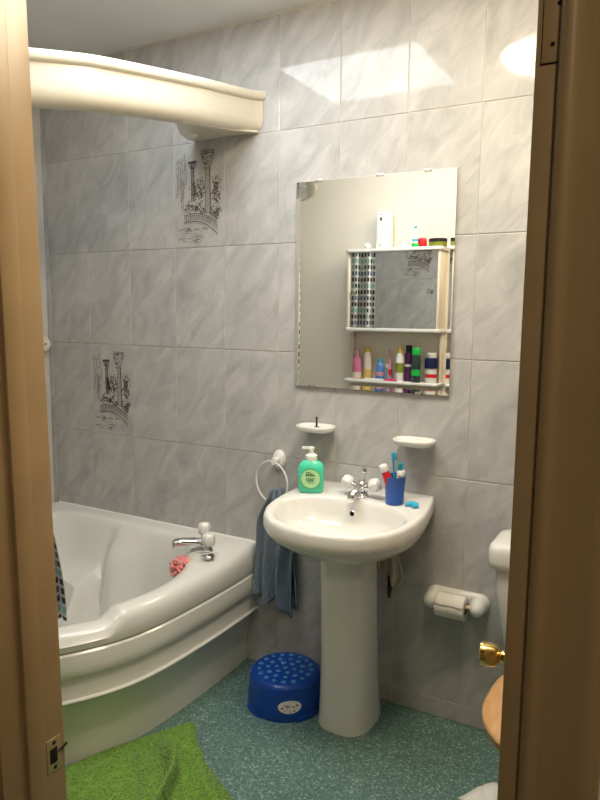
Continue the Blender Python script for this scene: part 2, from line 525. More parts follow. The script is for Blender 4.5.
# printed scene on the two decorated tiles: columns, foliage, vines, bridge, water
def decor_print(parent, dark):
    rnd = random.Random(3)
    b = MB(); s2 = MB()

    def strip(bm, pts, w):
        for p, q in zip(pts[:-1], pts[1:]):
            p = Vector(p); q = Vector(q); d = q - p
            if d.length < 1e-6: continue
            n = Vector((-d.y, d.x)).normalized() * w / 2
            e = d.normalized() * w * 0.3
            P = [p - e + n, q + e + n, q + e - n, p - e - n]
            bm.add([(a.x, -0.0004, a.y) for a in P], [(0, 1, 2, 3)])
    def column(cx, zb_, zt, w, h, cw):
        strip(b, [(cx - w / 2, zb_), (cx - w / 2 * .86, zt)], .0028)
        strip(b, [(cx + w / 2, zb_), (cx + w / 2 * .86, zt)], .0042)
        for k in (-.25, -.05, .12, .30): strip(s2, [(cx + w * k, zb_), (cx + w * k * .9, zt)], .0018)
        for k in range(3): strip(b, [(cx - w * .6, zt + .003 * k), (cx + w * .6, zt + .003 * k)], .0015)
        for k in range(46):
            z = rnd.uniform(0, 1); x = rnd.uniform(-.5, .5) * (w * 1.1 + (cw - w * 1.1) * z)
            a = rnd.uniform(0, PI); q = rnd.uniform(.002, .0045)
            strip(b, [(cx + x + q * math.cos(a + t), zt + .008 + h * z * .8 + q * math.sin(a + t)) for t in (0, 1, 2, 3)], .0017)
        for k in (0.84, 0.92, 1.0): strip(b, [(cx - cw / 2, zt + h * k), (cx + cw / 2, zt + h * k)], .0026)
        for q in (-1, 1): strip(b, [(cx + q * cw / 2, zt + h * .84), (cx + q * cw * .36, zt + h * .45), (cx + q * w * .55, zt + .006)], .0022)
    column(0.045, -0.071, 0.100, .025, .072, .064)
    column(-0.030, -0.022, 0.098, .014, .036, .040)
    # foliage clumps
    for k in range(420):
        cx, cz, sx, sz = rnd.choice([(.012, .030, .020, .050), (.012, .005, .022, .045), (.088, .030, .022, .045), (.085, .0, .022, .04), (-.035, -.045, .045, .016), (.03, -.06, .05, .014), (.088, -.075, .022, .03), (-.02, .02, .012, .03)])
        x = rnd.gauss(cx, sx * .5); z = rnd.gauss(cz, sz * .5)
        if abs(x - .045) < .012 and z > -.07: continue
        if abs(x) > .115: continue
        a = rnd.uniform(0, 2 * PI); L_ = rnd.uniform(.003, .007)
        strip(b if rnd.random() < .6 else s2, [(x + L_ * math.cos(a + t * .8), z + L_ * math.sin(a + t * .8)) for t in range(4)], rnd.uniform(.0016, .0036))
    # hanging vines
    for x, z0, z1 in ((-.108, .145, .0), (-.100, .15, .01), (-.090, .14, -.02), (-.080, .15, -.005), (-.070, .165, .03), (-.062, .14, .05), (-.086, .07, -.045), (-.076, .06, -.05)):
        z = z0
        while z > z1:
            strip(b if rnd.random() < .55 else s2, [(x + rnd.uniform(-.003, .003), z), (x + rnd.uniform(-.004, .004), z - .006)], .0024)
            z -= .008
    # bridge
    def arc(z0, drop, w, bm=b):
        strip(bm, [(-.075 + .165 * t / 12, z0 + .014 * math.sin(PI * (t / 12) * .75) - drop * (t / 12) ** 2.2) for t in range(13)], w)
    arc(-.075, .045, .0030); arc(-.082, .046, .0018, s2); arc(-.105, .056, .0034); arc(-.111, .058, .0016, s2)
    for k in range(17):
        t = k / 16; x = -.072 + .158 * t
        z = -.077 + .014 * math.sin(PI * t * .75) - .046 * t ** 2.2
        strip(b if k % 2 else s2, [(x, z), (x, z - .026)], .0020)
        strip(s2, [(x, z), (x + .01, z - .026)], .0014)
        strip(s2, [(x + .01, z), (x, z - .026)], .0014)
    # water and rocks
    for k in range(46):
        x = rnd.uniform(-.095, .035); z = rnd.uniform(-.185, -.125); L_ = rnd.uniform(.006, .016)
        strip(b if rnd.random() < .4 else s2, [(x - L_, z), (x - L_ * .3, z + .003), (x + L_ * .4, z + .002), (x + L_, z - .001)], .0016)
    p1 = b.build('printed_scene', 'ink', parent, smooth=0, fix=False)
    p2 = s2.build('printed_shading', 'ink2', parent, smooth=0, fix=False)
    return p1, p2

p1, p2 = decor_print(decor[(5, 3)], True)
for q in (p1, p2):
    d = q.copy(); COL.objects.link(d); d.parent = decor[(3, 1)]

# ------------------------------------------------------------------ skylight and ceiling lamp
SX0, SX1, SY0, SY1 = 0.965, 1.605, -1.02, -0.455
win = thing('window_1', ((SX0 + SX1) / 2, (SY0 + SY1) / 2, ZC), 'bright frosted skylight in the ceiling', 'window')
win['kind'] = 'structure'
hx, hy = (SX1 - SX0) / 2, (SY1 - SY0) / 2
MB().box(-hx, hx, -hy, hy, -0.006, -0.002).build('pane', 'skypane', win, smooth=0)
m = MB()
for a, b_, c_, d_ in ((-hx - .04, hx + .04, -hy - .04, -hy), (-hx - .04, hx + .04, hy, hy + .04), (-hx - .04, -hx, -hy, hy), (hx, hx + .04, -hy, hy)):
    m.box(a, b_, c_, d_, -0.014, 0)
m.build('window_frame', 'white', win, smooth=0)

lamp = thing('ceiling_lamp', (2.09, -0.79, ZC), 'round opal dome lamp on the bathroom ceiling', 'lamp')
MB().lathe([(0.235, 0), (0.235, -0.018), (0.225, -0.024)], 32).build('lamp_base', 'white', lamp)
MB().lathe([(0.222, -0.022), (0.220, -0.036), (0.195, -0.058), (0.14, -0.074), (0.07, -0.082), (0.002, -0.084)], 32).build('lamp_shade', 'lampglass', lamp)

hl_ = thing('hall_fill_lamp', (2.95, -2.70, ZC), 'added fill lamp on the hall ceiling brightening the door jambs', 'lamp')  # added fill light out of view, brightens both door jambs from the hall
M['hallfill'] = mat('hall_fill_glow', (0.9, 0.85, 0.75), 0.3, var=0, emit=(1.0, 0.88, 0.68), estr=HALL_FILL_STR)
MB().lathe([(0.125, 0), (0.125, -0.015), (0.118, -0.02)], 24).build('lamp_base', 'white', hl_)
MB().lathe([(0.115, -0.018), (0.112, -0.035), (0.085, -0.062), (0.045, -0.075), (0.002, -0.078)], 24).build('lamp_shade', 'hallfill', hl_)

# ------------------------------------------------------------------ doorway
lining = thing('trim_1', (0, 0, 0), 'cream painted door lining with rebate and stops', 'door frame')
lining['kind'] = 'structure'
LJ = dict(loc=(1.682, 0, 0), rot=(0, -.0165, 0))        # this jamb leans a little, as in the old house
MB().box(-0.05, 0, YH - 0.004, YF + 0.004, 0, ZD).build('jamb', 'gloss', lining, bevel=0.002, **LJ)
MB().box(XJ1, XJ1 + 0.03, YH - 0.004, YF + 0.004, 0, ZD).build('jamb', 'gloss', lining, bevel=0.002)
MB().box(XJ0 - 0.03, XJ1 + 0.03, YH - 0.004, YF + 0.004, ZD, ZD + 0.03).build('jamb', 'gloss', lining, bevel=0.002)
MB().box(-0.002, 0.008, YF - 0.078, YF - 0.042, 0, ZD).build('door_stop', 'gloss', lining, bevel=0.002, **LJ)
MB().box(XJ1 - 0.006, XJ1 + 0.002, YF - 0.078, YF - 0.042, 0, ZD).build('door_stop', 'gloss', lining, bevel=0.002)
MB().box(XJ0, XJ1, YF - 0.078, YF - 0.042, ZD - 0.01, ZD + 0.002).build('door_stop', 'gloss', lining, bevel=0.002)


def architrave(x0, x1, y, sgn, z1, edge):
    """vertical moulding; edge = side (-1/+1) of the doorway bead; sgn = direction it stands proud"""
    w = x1 - x0
    prof = [(0, 0), (0, .010), (.004, .016), (.010, .018), (.016, .016), (.019, .011), (.026, .012), (.05 * w / .07, .017), (.058 * w / .07, .020), (w - .004, .018), (w, .012), (w, 0)]
    rs = []
    for z in (0, z1):
        rs.append([((x0 + u) if edge < 0 else (x1 - u), y + sgn * d, z) for u, d in prof])
    return MB().rings(rs)


architrave(XJ1 + 0.021, XJ1 + 0.093, YH - 0.002, -1, ZD + .07, -1).build('architrave', 'gloss', lining, smooth=60)
architrave(XJ0 - 0.093, XJ0 - 0.021, YH - 0.002, -1, ZD + .07, 1).build('architrave', 'gloss', lining, smooth=60)
architrave(XJ0 - 0.110, XJ0 - 0.038, YF + 0.001, 1, ZD + .07, 1).build('architrave', 'gloss', lining, smooth=60)
MB().box(XJ0 - .09, XJ1 + .09, YH - .018, YH - .002, ZD + .015, ZD + .085).build('architrave', 'gloss', lining, bevel=.004)
# strike plate let into the latch side jamb
SZ = at(57, 752, 0, 1.67).z
sp = MB().box(-.001, +.0015, YF - .036, YF - .006, SZ - .032, SZ + .032).build('strike_plate', 'dull_brass', lining, bevel=.0006, **LJ)
tag(sp, 'painted brass strike plate')
MB().box(+.0005, +.0021, YF - .030, YF - .014, SZ - .014, SZ + .014).build('latch_hole', 'dark', sp, bevel=.0005)
for dz in (-.023, .023):
    MB().lathe([(.0040, .0012), (.0032, .0022)], 12, axis='X', org=(0, YF - .020, SZ + dz)).build('screw', 'dark', sp)
MB().tube([(+.001, YF - .012, SZ + .003), (+.002, YF - .002, SZ + .004), (+.001, YF + .008, SZ + .007)], .0022, 8).build('strike_lip', 'dark', sp)
# old hinge leaf, painted over, on the hall edge of the other jamb
p = at(548, 49, 1, YH - .005)
hz0 = at(548, 63, 1, YH - .005).z
hl = MB().box(XJ1 + .0055, XJ1 + .0205, YH - .0056, YH - .003, hz0, hz0 + .095).build('hinge_leaf', 'gloss', lining, bevel=.0008)
MB().box(XJ1 + .0050, XJ1 + .0055, YH - .0050, YH - .003, hz0 - .001, hz0 + .096).build('hinge_gap', 'dark', hl, smooth=0)
MB().box(XJ1 + .0045, XJ1 + .0205, YH - .0050, YH - .003, hz0 - .0008, hz0 - .0002).build('hinge_gap', 'dark', hl, smooth=0)
for k in range(3):
    MB().lathe([(.0020, 0), (.0014, -.0012)], 10, axis='Y', org=(XJ1 + .0145 + .004 * (k % 2), YH - .0056, hz0 + .015 + .033 * k)).build('screw', 'dark', hl)

# the door, standing open into the room
door = thing('door_1', (XJ1 + .001, YF + .012, 0), 'cream panelled door standing open with brass knob', 'door', rz=math.radians(-78.5))
door['kind'] = 'structure'
DW = 0.735
m = MB()
m.box(-DW, 0, .006, .029, .012, ZD - .01)
m.build('leaf', 'gloss', door, smooth=0)
m = MB()
for x0, x1, z0, z1 in ((-DW, -DW + .10, .012, ZD - .01), (-.10, 0, .012, ZD - .01), (-DW + .1, -.1, .012, .2), (-DW + .1, -.1, .80, .93), (-DW + .1, -.1, ZD - .12, ZD - .01)):
    m.box(x0, x1, 0, .035, z0, z1)
m.build('rail', 'gloss', door, smooth=0)
KZ = 0.688
kx = -DW + .045
kn = MB().lathe([(.026, 0.0), (.026, -.003), (.022, -.006), (.0125, -.007), (.011, -.012), (.0105, -.018), (.0135, -.020), (.0135, -.024), (.0115, -.027),
                 (.013, -.030), (.021, -.034), (.0245, -.042), (.026, -.056), (.0265, -.066), (.0255, -.071), (.022, -.073), (.0215, -.0715), (.002, -.071)], 28, axis='Y', org=(kx, 0, KZ)).build('knob', 'brass', door)
tag(kn, 'polished brass door knob')
MB().lathe([(.026, 0.035), (.026, .038), (.012, .042), (.0105, .055), (.021, .064), (.0255, .075), (.0245, .094), (.018, .101), (.002, .102)], 28, axis='Y', org=(kx, 0, KZ)).build('knob', 'brass', door)

# ------------------------------------------------------------------ bath
HALF = [(1.160, -.003), (1.163, -.15), (1.160, -.33), (1.142, -.58), (1.10, -.74), (1.02, -.88)]
OUT = HALF + [(.952, -.952)] + [(-b, -a) for a, b in reversed(HALF)]
OUT[-1] = (-.012, -1.160)
arc_out = [(p.x, p.y) for p in spline([(a, b, 0) for a, b in OUT], 60)]
outline = [(-.012, -.003)] + arc_out


def dens(poly, step=.03):
    o = []
    for i in range(len(poly)):
        a = Vector(poly[i]); b = Vector(poly[(i + 1) % len(poly)])
        n = max(1, int((b - a).length / step))
        for k in range(n): o.append(tuple(a.lerp(b, k / n)))
    return o


def raypoly(c, th, poly):
    d = Vector((math.cos(th), math.sin(th))); best = None
    for i in range(len(poly)):
        a = Vector(poly[i]) - Vector(c); b = Vector(poly[(i + 1) % len(poly)]) - Vector(c)
        e = b - a; den = d.x * e.y - d.y * e.x
        if abs(den) < 1e-12: continue
        t = (a.x * e.y - a.y * e.x) / den; u = (a.x * d.y - a.y * d.x) / den
        if t > 0 and -1e-9 <= u <= 1 + 1e-9 and (best is None or t > best): best = t
    return best


bath = thing('corner_bath', (.58, -.72, 0), 'white corner bath with curved ribbed panel and moulded seat', 'bath')
BC = (.56, -.56)
NB = 176
ih = [(.135, -.135), (.23, -.088), (.40, -.078), (.62, -.080), (.78, -.090), (.90, -.128), (.975, -.205), (1.035, -.31), (1.070, -.44), (1.068, -.58), (1.030, -.71), (.955, -.825)]
inner_pts = ih + [(.895, -.895)] + [(-b, -a) for a, b in reversed(ih[1:])] + [ih[0]]
inner_poly = [(p.x, p.y) for p in spline([(a, b, 0) for a, b in inner_pts], 170)][:-1]


def sm(a, b, x):
    t = max(0, min(1, (x - a) / (b - a)))
    return t * t * (3 - 2 * t)


sections = []
for k in range(NB):
    th = 2 * PI * k / NB
    ro = raypoly(BC, th, outline); ri = raypoly(BC, th, inner_poly)
    d = Vector((math.cos(th), math.sin(th)))
    P = Vector(BC) + d * ro
    front = 1.0 if (P.x > .02 and P.y < -.006) else 0.0       # free front edge against wall edges
    dip = .036 * sm(-.705, -.765, P.y) * sm(.705, .765, P.x) * front
    zt = .517 - front * .019 * sm(-.02, -.25, P.y) * sm(.02, .25, P.x) - dip
    # how much of the seat (moulded in the corner of the two walls)
    ang = math.atan2(d.y, d.x)
    ca_ = math.cos(ang - math.radians(135))
    seat = sm(.79, .90, ca_)
    arm = .055 * sm(.45, .74, ca_) * (1 - sm(.80, .87, ca_))
    pts = []
    if front:
        pts += [(ro - .012, .402), (ro - .001, .404), (ro + .003, .425), (ro + .001, zt - .036), (ro - .008, zt - .017), (ro - .022, zt - .005), (ro - .038, zt)]
    else:
        pts += [(ro - .002, .400), (ro - .001, .402), (ro, .43), (ro, zt - .012), (ro, zt - .004), (ro - .004, zt), (ro - .012, zt)]
    rim = max(ri + .008, min(ri + .02, ro - .05))
    pts += [(rim + .004, zt), (ri + .004, zt - .003), (ri - .008, zt - .012), (ri - .018, zt - .032)]
    wall_t = .16
    z1 = .32
    a = [(ri - .045 - arm, zt - .10), (ri - .065 - arm * 1.3, .33), (ri - .085 - arm * 1.2, .24), (ri - .115 - arm, .17), (ri - .17, .125), (ri * .45, .115), (ri * .1, .11)]
    s_ = [(ri - .055, zt - .11), (ri - .085, .350), (ri - .115, .325), (ri - .17, .318), (ri - .295, .312), (ri - .33, .27), (ri * .08, .112)]
    pts += [(x * (1 - seat) + y * seat, z * (1 - seat) + w * seat) for (x, z), (y, w) in zip(a, s_)]
    sections.append([(BC[0] + d.x * r_ - .58, BC[1] + d.y * r_ + .72, z) for r_, z in pts])
nr = len(sections[0])
m = MB()
m.rings([[sections[k][i] for k in range(NB)] for i in range(nr)], True, False, True)
tub = m.build('tub', 'acrylic', bath, smooth=50)

# panel: a profile swept along the front arc
prof = [(-.020, .399), (-.004, .399), (.003, .393), (.005, .375), (.007, .350), (.006, .332), (.002, .321), (-.008, .316), (-.009, .308), (-.010, .250), (-.008, .2455), (.002, .2445), (.004, .2415), (.003, .2375), (-.008, .235), (-.030, .212), (-.052, .105), (-.054, .095), (-.056, .0), (-.075, .0), (-.075, .35)]
rs = []
for i, (x, y) in enumerate(arc_out):
    a = Vector(arc_out[max(0, i - 1)]); b = Vector(arc_out[min(len(arc_out) - 1, i + 1)])
    t = (b - a).normalized(); n = Vector((-t.y, t.x))
    if n.x < 0: n = -n
    rs.append([(x + n.x * o - .58, min(y, -.002) * 1.0 + n.y * o + .72, z) for o, z in prof])
for r_ in (rs[0],):
    for i_, q in enumerate(r_): r_[i_] = (q[0], -.003 + .72, q[2])
MB().rings(rs).build('panel', 'acrylic', bath, smooth=35)
# waterproof bead where the bath meets the tiles
MB().tube([(-.57, .716, .517), (.0, .716, .517), (.572, .716, .517)], .006, 8).build('sealant_bead', 'white', bath)
# waste outlet in the bottom
MB().lathe([(.030, .113), (.030, .116), (.022, .117), (.006, .115)], 20, org=(.12, .12, 0)).build('waste_outlet', 'chrome', bath)

# bath mixer tap
bt = thing('bath_mixer_tap', (1.036, -.180, .510), 'chrome bath mixer tap with two white knobs on bath rim', 'tap', rz=math.radians(44))
for sy in (-.062, .075):
    MB().lathe([(.024, 0), (.024, .006), (.018, .012), (.016, .022), (.0165, .030), (.013, .040), (.011, .046)], 20, org=(0, sy, 0)).build('pillar', 'chrome', bt)
    kb = MB()
    rs = []
    for r_, z in [(.010, .044), (.019, .047), (.0235, .056), (.0245, .072), (.023, .086), (.018, .094), (.008, .096)]:
        rs.append([(r_ * (1 + .07 * math.cos(6 * 2 * PI * k / 36)) * math.cos(2 * PI * k / 36), sy + r_ * (1 + .07 * math.cos(6 * 2 * PI * k / 36)) * math.sin(2 * PI * k / 36), z) for k in range(36)])
    kb.rings(rs).build('knob', 'knobwhite', bt, smooth=60)
MB().tube([(0, -.062, .020), (0, -.03, .026), (0, .03, .026), (0, .075, .020)], [.013, .016, .016, .013], 14).build('bridge', 'chrome', bt)
m = MB()
rs = []
for x, z, w, h in ((.018, .024, .018, .016), (-.01, .034, .024, .020), (-.05, .044, .021, .016), (-.09, .047, .019, .015), (-.122, .046, .018, .014), (-.132, .038, .017, .015), (-.130, .026, .013, .008)):
    rs.append([(x, .006 + w * math.cos(2 * PI * k / 14), z + h * math.sin(2 * PI * k / 14)) for k in range(14)])
m.rings(rs).build('spout', 'chrome', bt, smooth=60)

# pink bath puff hanging on its cord from the tap
puff = thing('bath_puff', (.990, -.272, .463), 'pink mesh bath puff hanging from the bath tap', 'bath sponge')
puff.scale = (1.4, 1.4, 1.4)
rnd = random.Random(11)
m = MB()
for k in range(70):
    u = rnd.uniform(-1, 1); a = rnd.uniform(0, 2 * PI); s_ = math.sqrt(1 - u * u)
    n = Vector((s_ * math.cos(a), s_ * math.sin(a), u))
    t = n.orthogonal().normalized(); t.rotate(Matrix.Rotation(rnd.uniform(0, 6.28), 3, n)); bb = n.cross(t)
    c = n * rnd.uniform(.024, .032); R_ = rnd.uniform(.011, .017)
    rs = [[c * .55 + (t * math.cos(2 * PI * j / 10) + bb * math.sin(2 * PI * j / 10)) * R_ * .3 for j in range(11)],
          [c + (t * math.cos(2 * PI * j / 10) + bb * math.sin(2 * PI * j / 10)) * R_ * (1 + .25 * math.sin(5 * 2 * PI * j / 10 + k)) + n * .006 * math.sin(3 * 2 * PI * j / 10 + k) for j in range(11)]]
    mid = [(rs[0][j] * .45 + rs[1][j] * .55) + n * .004 for j in range(11)]
    m.rings([rs[0], mid, rs[1]], False)
m.build('ruffles', 'pink', puff, smooth=60, solid=.0008)
MB().tube([(.012, .010, .03), (.04, .012, .052), (.068, .010, .060), (.085, .016, .058), (.10, .03, .056)], .0013, 6).build('cord', 'white', puff)
MB().tube([(.012, .006, .03), (.045, .002, .046), (.072, -.002, .056), (.085, .004, .058), (.09, .014, .058)], .0013, 6).build('cord', 'white', puff)

# ------------------------------------------------------------------ pelmet over the bath and shower curtain
PH = [(1.180, -.003), (1.160, -.04), (1.146, -.121), (1.124, -.325), (1.088, -.532), (1.050, -.703), (1.008, -.795), (.960, -.875)]
POUT = PH + [(.914, -.914)] + [(-b, -a) for a, b in reversed(PH)]
POUT[-1] = (-.02, -1.185)
parc = spline([(a, b, 0) for a, b in POUT], 84)


def pz(y, x=9.0): return 2.257 - .11 * min(-y, x) + .0


pel = thing('bath_canopy', (1.0, -.7, 2.1), 'cream curved canopy pelmet over the corner bath', 'pelmet')
prof = [(-.004, 0), (.008, .002), (.012, -.002), (.012, -.022), (.008, -.027), (0, -.031), (0, -.095), (-.004, -.118), (-.014, -.133), (-.030, -.141), (-.050, -.143), (-.052, -.139), (-.030, -.135), (-.016, -.126), (-.008, -.112), (-.006, -.095), (-.006, -.03), (-.010, -.004)]
rs = []
for i, p in enumerate(parc):
    t = (parc[min(len(parc) - 1, i + 1)] - parc[max(0, i - 1)]).normalized(); n = Vector((-t.y, t.x, 0))
    if n.x < 0: n = -n
    if i == 0: n = Vector((1, 0, 0))
    rs.append([(p.x + n.x * o - 1.0, p.y + n.y * o + .7, pz(p.y, p.x) + z - 2.1) for o, z in prof])
MB().rings(rs).build('fascia', 'pelmet', pel, smooth=50)
# closed underside at the wall end
und = [(1.160, -.004), (.86, -.004), (.875, -.07), (.93, -.18), (1.00, -.28), (1.06, -.36), (1.09, -.36), (1.10, -.28), (1.112, -.18), (1.122, -.10)]
MB().rings([[(x - 1, y + .7, pz(y) - .142 - 2.1) for x, y in und], [(x - 1, y + .7, pz(y) - .134 - 2.1) for x, y in und]]).build('underside', 'pelmet', pel, smooth=0)
MB().lathe([(.020, 0), (.020, -.006), (.012, -.010), (.002, -.011)], 18, org=(.955 - 1, -.14 + .7, pz(-.14) - .142 - 2.1)).build('fixing_disc', 'white', pel)
m = MB()
m.tube([(p.x - 1 - .045, p.y + .7 + .045, pz(p.y, p.x) - .100 - 2.1) for p in parc[34:80]], .006, 8)
m.build('curtain_rail', 'white', pel)

# curtain, gathered towards the door wall
cur = thing('shower_curtain', (.78, -1.1, 1.2), 'white shower curtain printed with black, teal and blue squares', 'curtain')
NU, NV = 150, 26
e0t, e1t = Vector((.886, -.838)), Vector((.46, -1.045))
pb = at(67.5, 621, 2, .33)
e0b = Vector((pb.x, pb.y))
verts = []; uvs = []
LEN = 0.96
for j in range(NV + 1):
    v = j / NV
    z = 2.060 + (.33 - 2.060) * v
    fl = sm(.55, 1.0, v)
    row = []
    for i in range(NU + 1):
        u = i / NU
        a = e0t.lerp(e0b, fl); b = e1t.lerp(Vector((.50, -.93)), fl)
        p = a.lerp(b, u)
        nrm = Vector((b.y - a.y, a.x - b.x)).normalized()
        amp = (.020 + .022 * min(1, v * 3)) * min(1, u * 14 + .15)
        ph = u * 2 * PI * 6.5 + .5 * math.sin(v * 4 + u * 9)
        p = p + nrm * amp * math.sin(ph)
        row.append((p.x - .78, p.y + 1.1, z - 1.2 - (0.02 if v == 0 else 0) * abs(math.sin(ph))))
        uvs.append((u * LEN, z))
    verts.append(row)
me = bpy.data.meshes.new('cloth')
vs_ = [p for r_ in verts for p in r_]
fs_ = [(j * (NU + 1) + i, j * (NU + 1) + i + 1, (j + 1) * (NU + 1) + i + 1, (j + 1) * (NU + 1) + i) for j in range(NV) for i in range(NU)]
me.from_pydata(vs_, [], fs_); me.update()
uvl = me.uv_layers.new(name='UVMap')
for lp in me.loops: uvl.data[lp.index].uv = uvs[lp.vertex_index]
me.materials.append(M['curtain']); me.shade_smooth()
o = bpy.data.objects.new('cloth', me); COL.objects.link(o); o.parent = cur
for k in range(9):
    u = (k + .5) / 9
    p = e0t.lerp(e1t, u)
    MB().tube([(p.x - .78 + .016 * math.cos(t * PI / 6), p.y + 1.1, .85 + .028 * math.sin(t * PI / 6)) for t in range(12)], .002, 6, True).build('curtain_ring', 'white', cur)

# round cream line holder on the end wall
p = at(45, 344, 0, .01)
ln = thing('line_holder', (-.024, p.y, p.z), 'round cream clothes line holder in the tiled corner', 'line holder')
MB().lathe([(.034, 0), (.036, .010), (.036, .026), (.032, .034), (.018, .037), (.002, .037)], 24, axis='X').build('case', 'cab', ln)
MB().box(.0355, .038, -.006, .006, -.003, .003).build('line_slot', 'dark', ln, smooth=0)

# ------------------------------------------------------------------ basin with pedestal
BX = 1.660
ZB = .818


def zb(y): return ZB + .06 * y
basin = thing('pedestal_basin', (BX, 0, 0), 'white ceramic wash basin on full pedestal against tiled wall', 'basin')
bc = (0, -.27)
half = [(.232, -.002), (.244, -.06), (.257, -.14), (.264, -.21), (.262, -.28), (.249, -.35), (.220, -.41), (.170, -.461), (.10, -.495), (0, -.507)]
poly = half + [(-x, y) for x, y in reversed(half[:-1])]
NS = 96


def se(th, a, b, cy, e=2.4):
    """radius from bc towards th of a superellipse centred (0, cy)"""
    d = Vector((math.cos(th), math.sin(th))); lo, hi = 0, .6
    for _ in range(30):
        mid = (lo + hi) / 2
        x = d.x * mid; y = d.y * mid + bc[1] - cy
        if (abs(x) / a) ** e + (abs(y) / b) ** e < 1: lo = mid
        else: hi = mid
    return lo


def spc(th):
    """rim ring point data"""
    return raypoly(bc, th, poly)


rings_ = []
ths = [2 * PI * k / NS for k in range(NS)]
ro = [spc(t) for t in ths]
ri = [min(se(t, .226, .158, -.322, 2.7), ro[k] - .036) for k, t in enumerate(ths)]
rp = [se(t, .098, .085, -.20, 2.6) for t in ths]


def ring(fn, z):
    o = []
    for k in range(NS):
        y = min(-.002, bc[1] + fn(k) * math.sin(ths[k]))
        o.append((bc[0] + fn(k) * math.cos(ths[k]), y, z if z < .70 else z + .06 * y * min(1, (z - .70) / .06)))
    return o


def mixr(w): return lambda k: rp[k] * (1 - w) + ro[k] * w


def front(k): return sm(-.12, -.30, bc[1] + ro[k] * math.sin(ths[k]))


R_ = [ring(mixr(.0), .636), ring(mixr(.14), .640), ring(mixr(.36), .652), ring(mixr(.62), .674), ring(mixr(.82), .704), ring(mixr(.92), .738), ring(mixr(.945), .754),
      ring(mixr(.975), .763), ring(mixr(.992), .770), ring(lambda k: ro[k], .780), ring(lambda k: ro[k] - .001, ZB - .012), ring(lambda k: ro[k] - .004, ZB - .004), ring(lambda k: ro[k] - .011, ZB),
      ring(lambda k: ri[k] + min(.016, (ro[k] - ri[k]) * .3), ZB - .001), ring(lambda k: ri[k] + .006, ZB - .003), ring(lambda k: ri[k], ZB - .009), ring(lambda k: ri[k] - .007, ZB - .022),
      ring(lambda k: ri[k] * .90, ZB - .055), ring(lambda k: ri[k] * .80, ZB - .085), ring(lambda k: ri[k] * .62, ZB - .103), ring(lambda k: ri[k] * .35, ZB - .112), ring(lambda k: ri[k] * .12, ZB - .115)]
MB().rings(R_).build('bowl', 'ceramic', basin, smooth=60)
# pedestal
rs = []
for z, a, b, cy in ((0.0, .100, .125, -.150), (.012, .100, .126, -.150), (.03, .098, .122, -.151), (.10, .095, .115, -.155), (.25, .092, .105, -.162), (.45, .091, .098, -.175), (.58, .091, .096, -.185), (.645, .092, .096, -.190)):
    rs.append([(-.010 + a * math.copysign(abs(math.cos(t)) ** .75, math.cos(t)), cy + b * math.copysign(abs(math.sin(t)) ** .75, math.sin(t)), z) for t in [2 * PI * k / 48 for k in range(48)]])
MB().rings(rs).build('pedestal', 'ceramic', basin, smooth=60)
# overflow hole
oy = -.193; 
MB().lathe([(.0095, 0), (.0105, -.002), (.0085, -.0045), (.0078, -.003)], 18, axis='Y', cap0=False, cap1=False, org=(.002, -.1890, ZB - .052)).build('overflow_ring', 'chrome', basin)
MB().lathe([(.0082, -.002), (.002, -.0022)], 16, axis='Y', org=(.002, -.1890, ZB - .052)).build('overflow_hole', 'dark', basin)
MB().lathe([(.024, ZB - .140), (.024, ZB - .128), (.017, ZB - .127), (.004, ZB - .130)], 20, org=(0, -.28, 0)).build('waste_outlet', 'chrome', basin)

# basin mixer tap
tp = thing('basin_mixer_tap', (1.664, -.118, zb(-.118) - .002), 'chrome basin mixer tap with two white knobs', 'tap')
MB().lathe([(.026, 0), (.026, .005), (.021, .010), (.019, .026), (.021, .040), (.017, .052), (.008, .058)], 22).build('body', 'chrome', tp)
m = MB(); rs = []
for y, z, w, h in ((.004, .036, .013, .012), (-.02, .040, .016, .012), (-.05, .036, .015, .010), (-.08, .028, .0135, .009), (-.092, .021, .0125, .009), (-.094, .010, .010, .006)):
    rs.append([(w * math.cos(2 * PI * k / 14), y, z + h * math.sin(2 * PI * k / 14)) for k in range(14)])
m.rings(rs).build('spout', 'chrome', tp, smooth=60)
MB().lathe([(.0035, .055), (.0035, .082), (.0075, .085), (.0085, .092), (.0065, .099), (.002, .100)], 14, org=(.004, .010, 0)).build('waste_lift_rod', 'chrome', tp)
for s_ in (-1, 1):
    ax = Vector((s_ * .86, -.16, .42)).normalized(); t = ax.orthogonal().normalized(); b2 = ax.cross(t)
    o0 = Vector((s_ * .012, 0, .030))
    def rg(d, r, f=0.0, n=30): return [o0 + ax * d + (t * math.cos(2 * PI * k / n) + b2 * math.sin(2 * PI * k / n)) * r * (1 + f * math.cos(6 * 2 * PI * k / n)) for k in range(n)]
    MB().rings([rg(0, .013), rg(.018, .012), rg(.024, .010), rg(.030, .010)]).build('neck', 'chrome', tp, smooth=50)
    MB().rings([rg(.027, .012), rg(.029, .019, .05), rg(.036, .0235, .07), rg(.052, .0235, .07), rg(.062, .019, .06), rg(.066, .008)]).build('knob', 'knobwhite', tp, smooth=60)

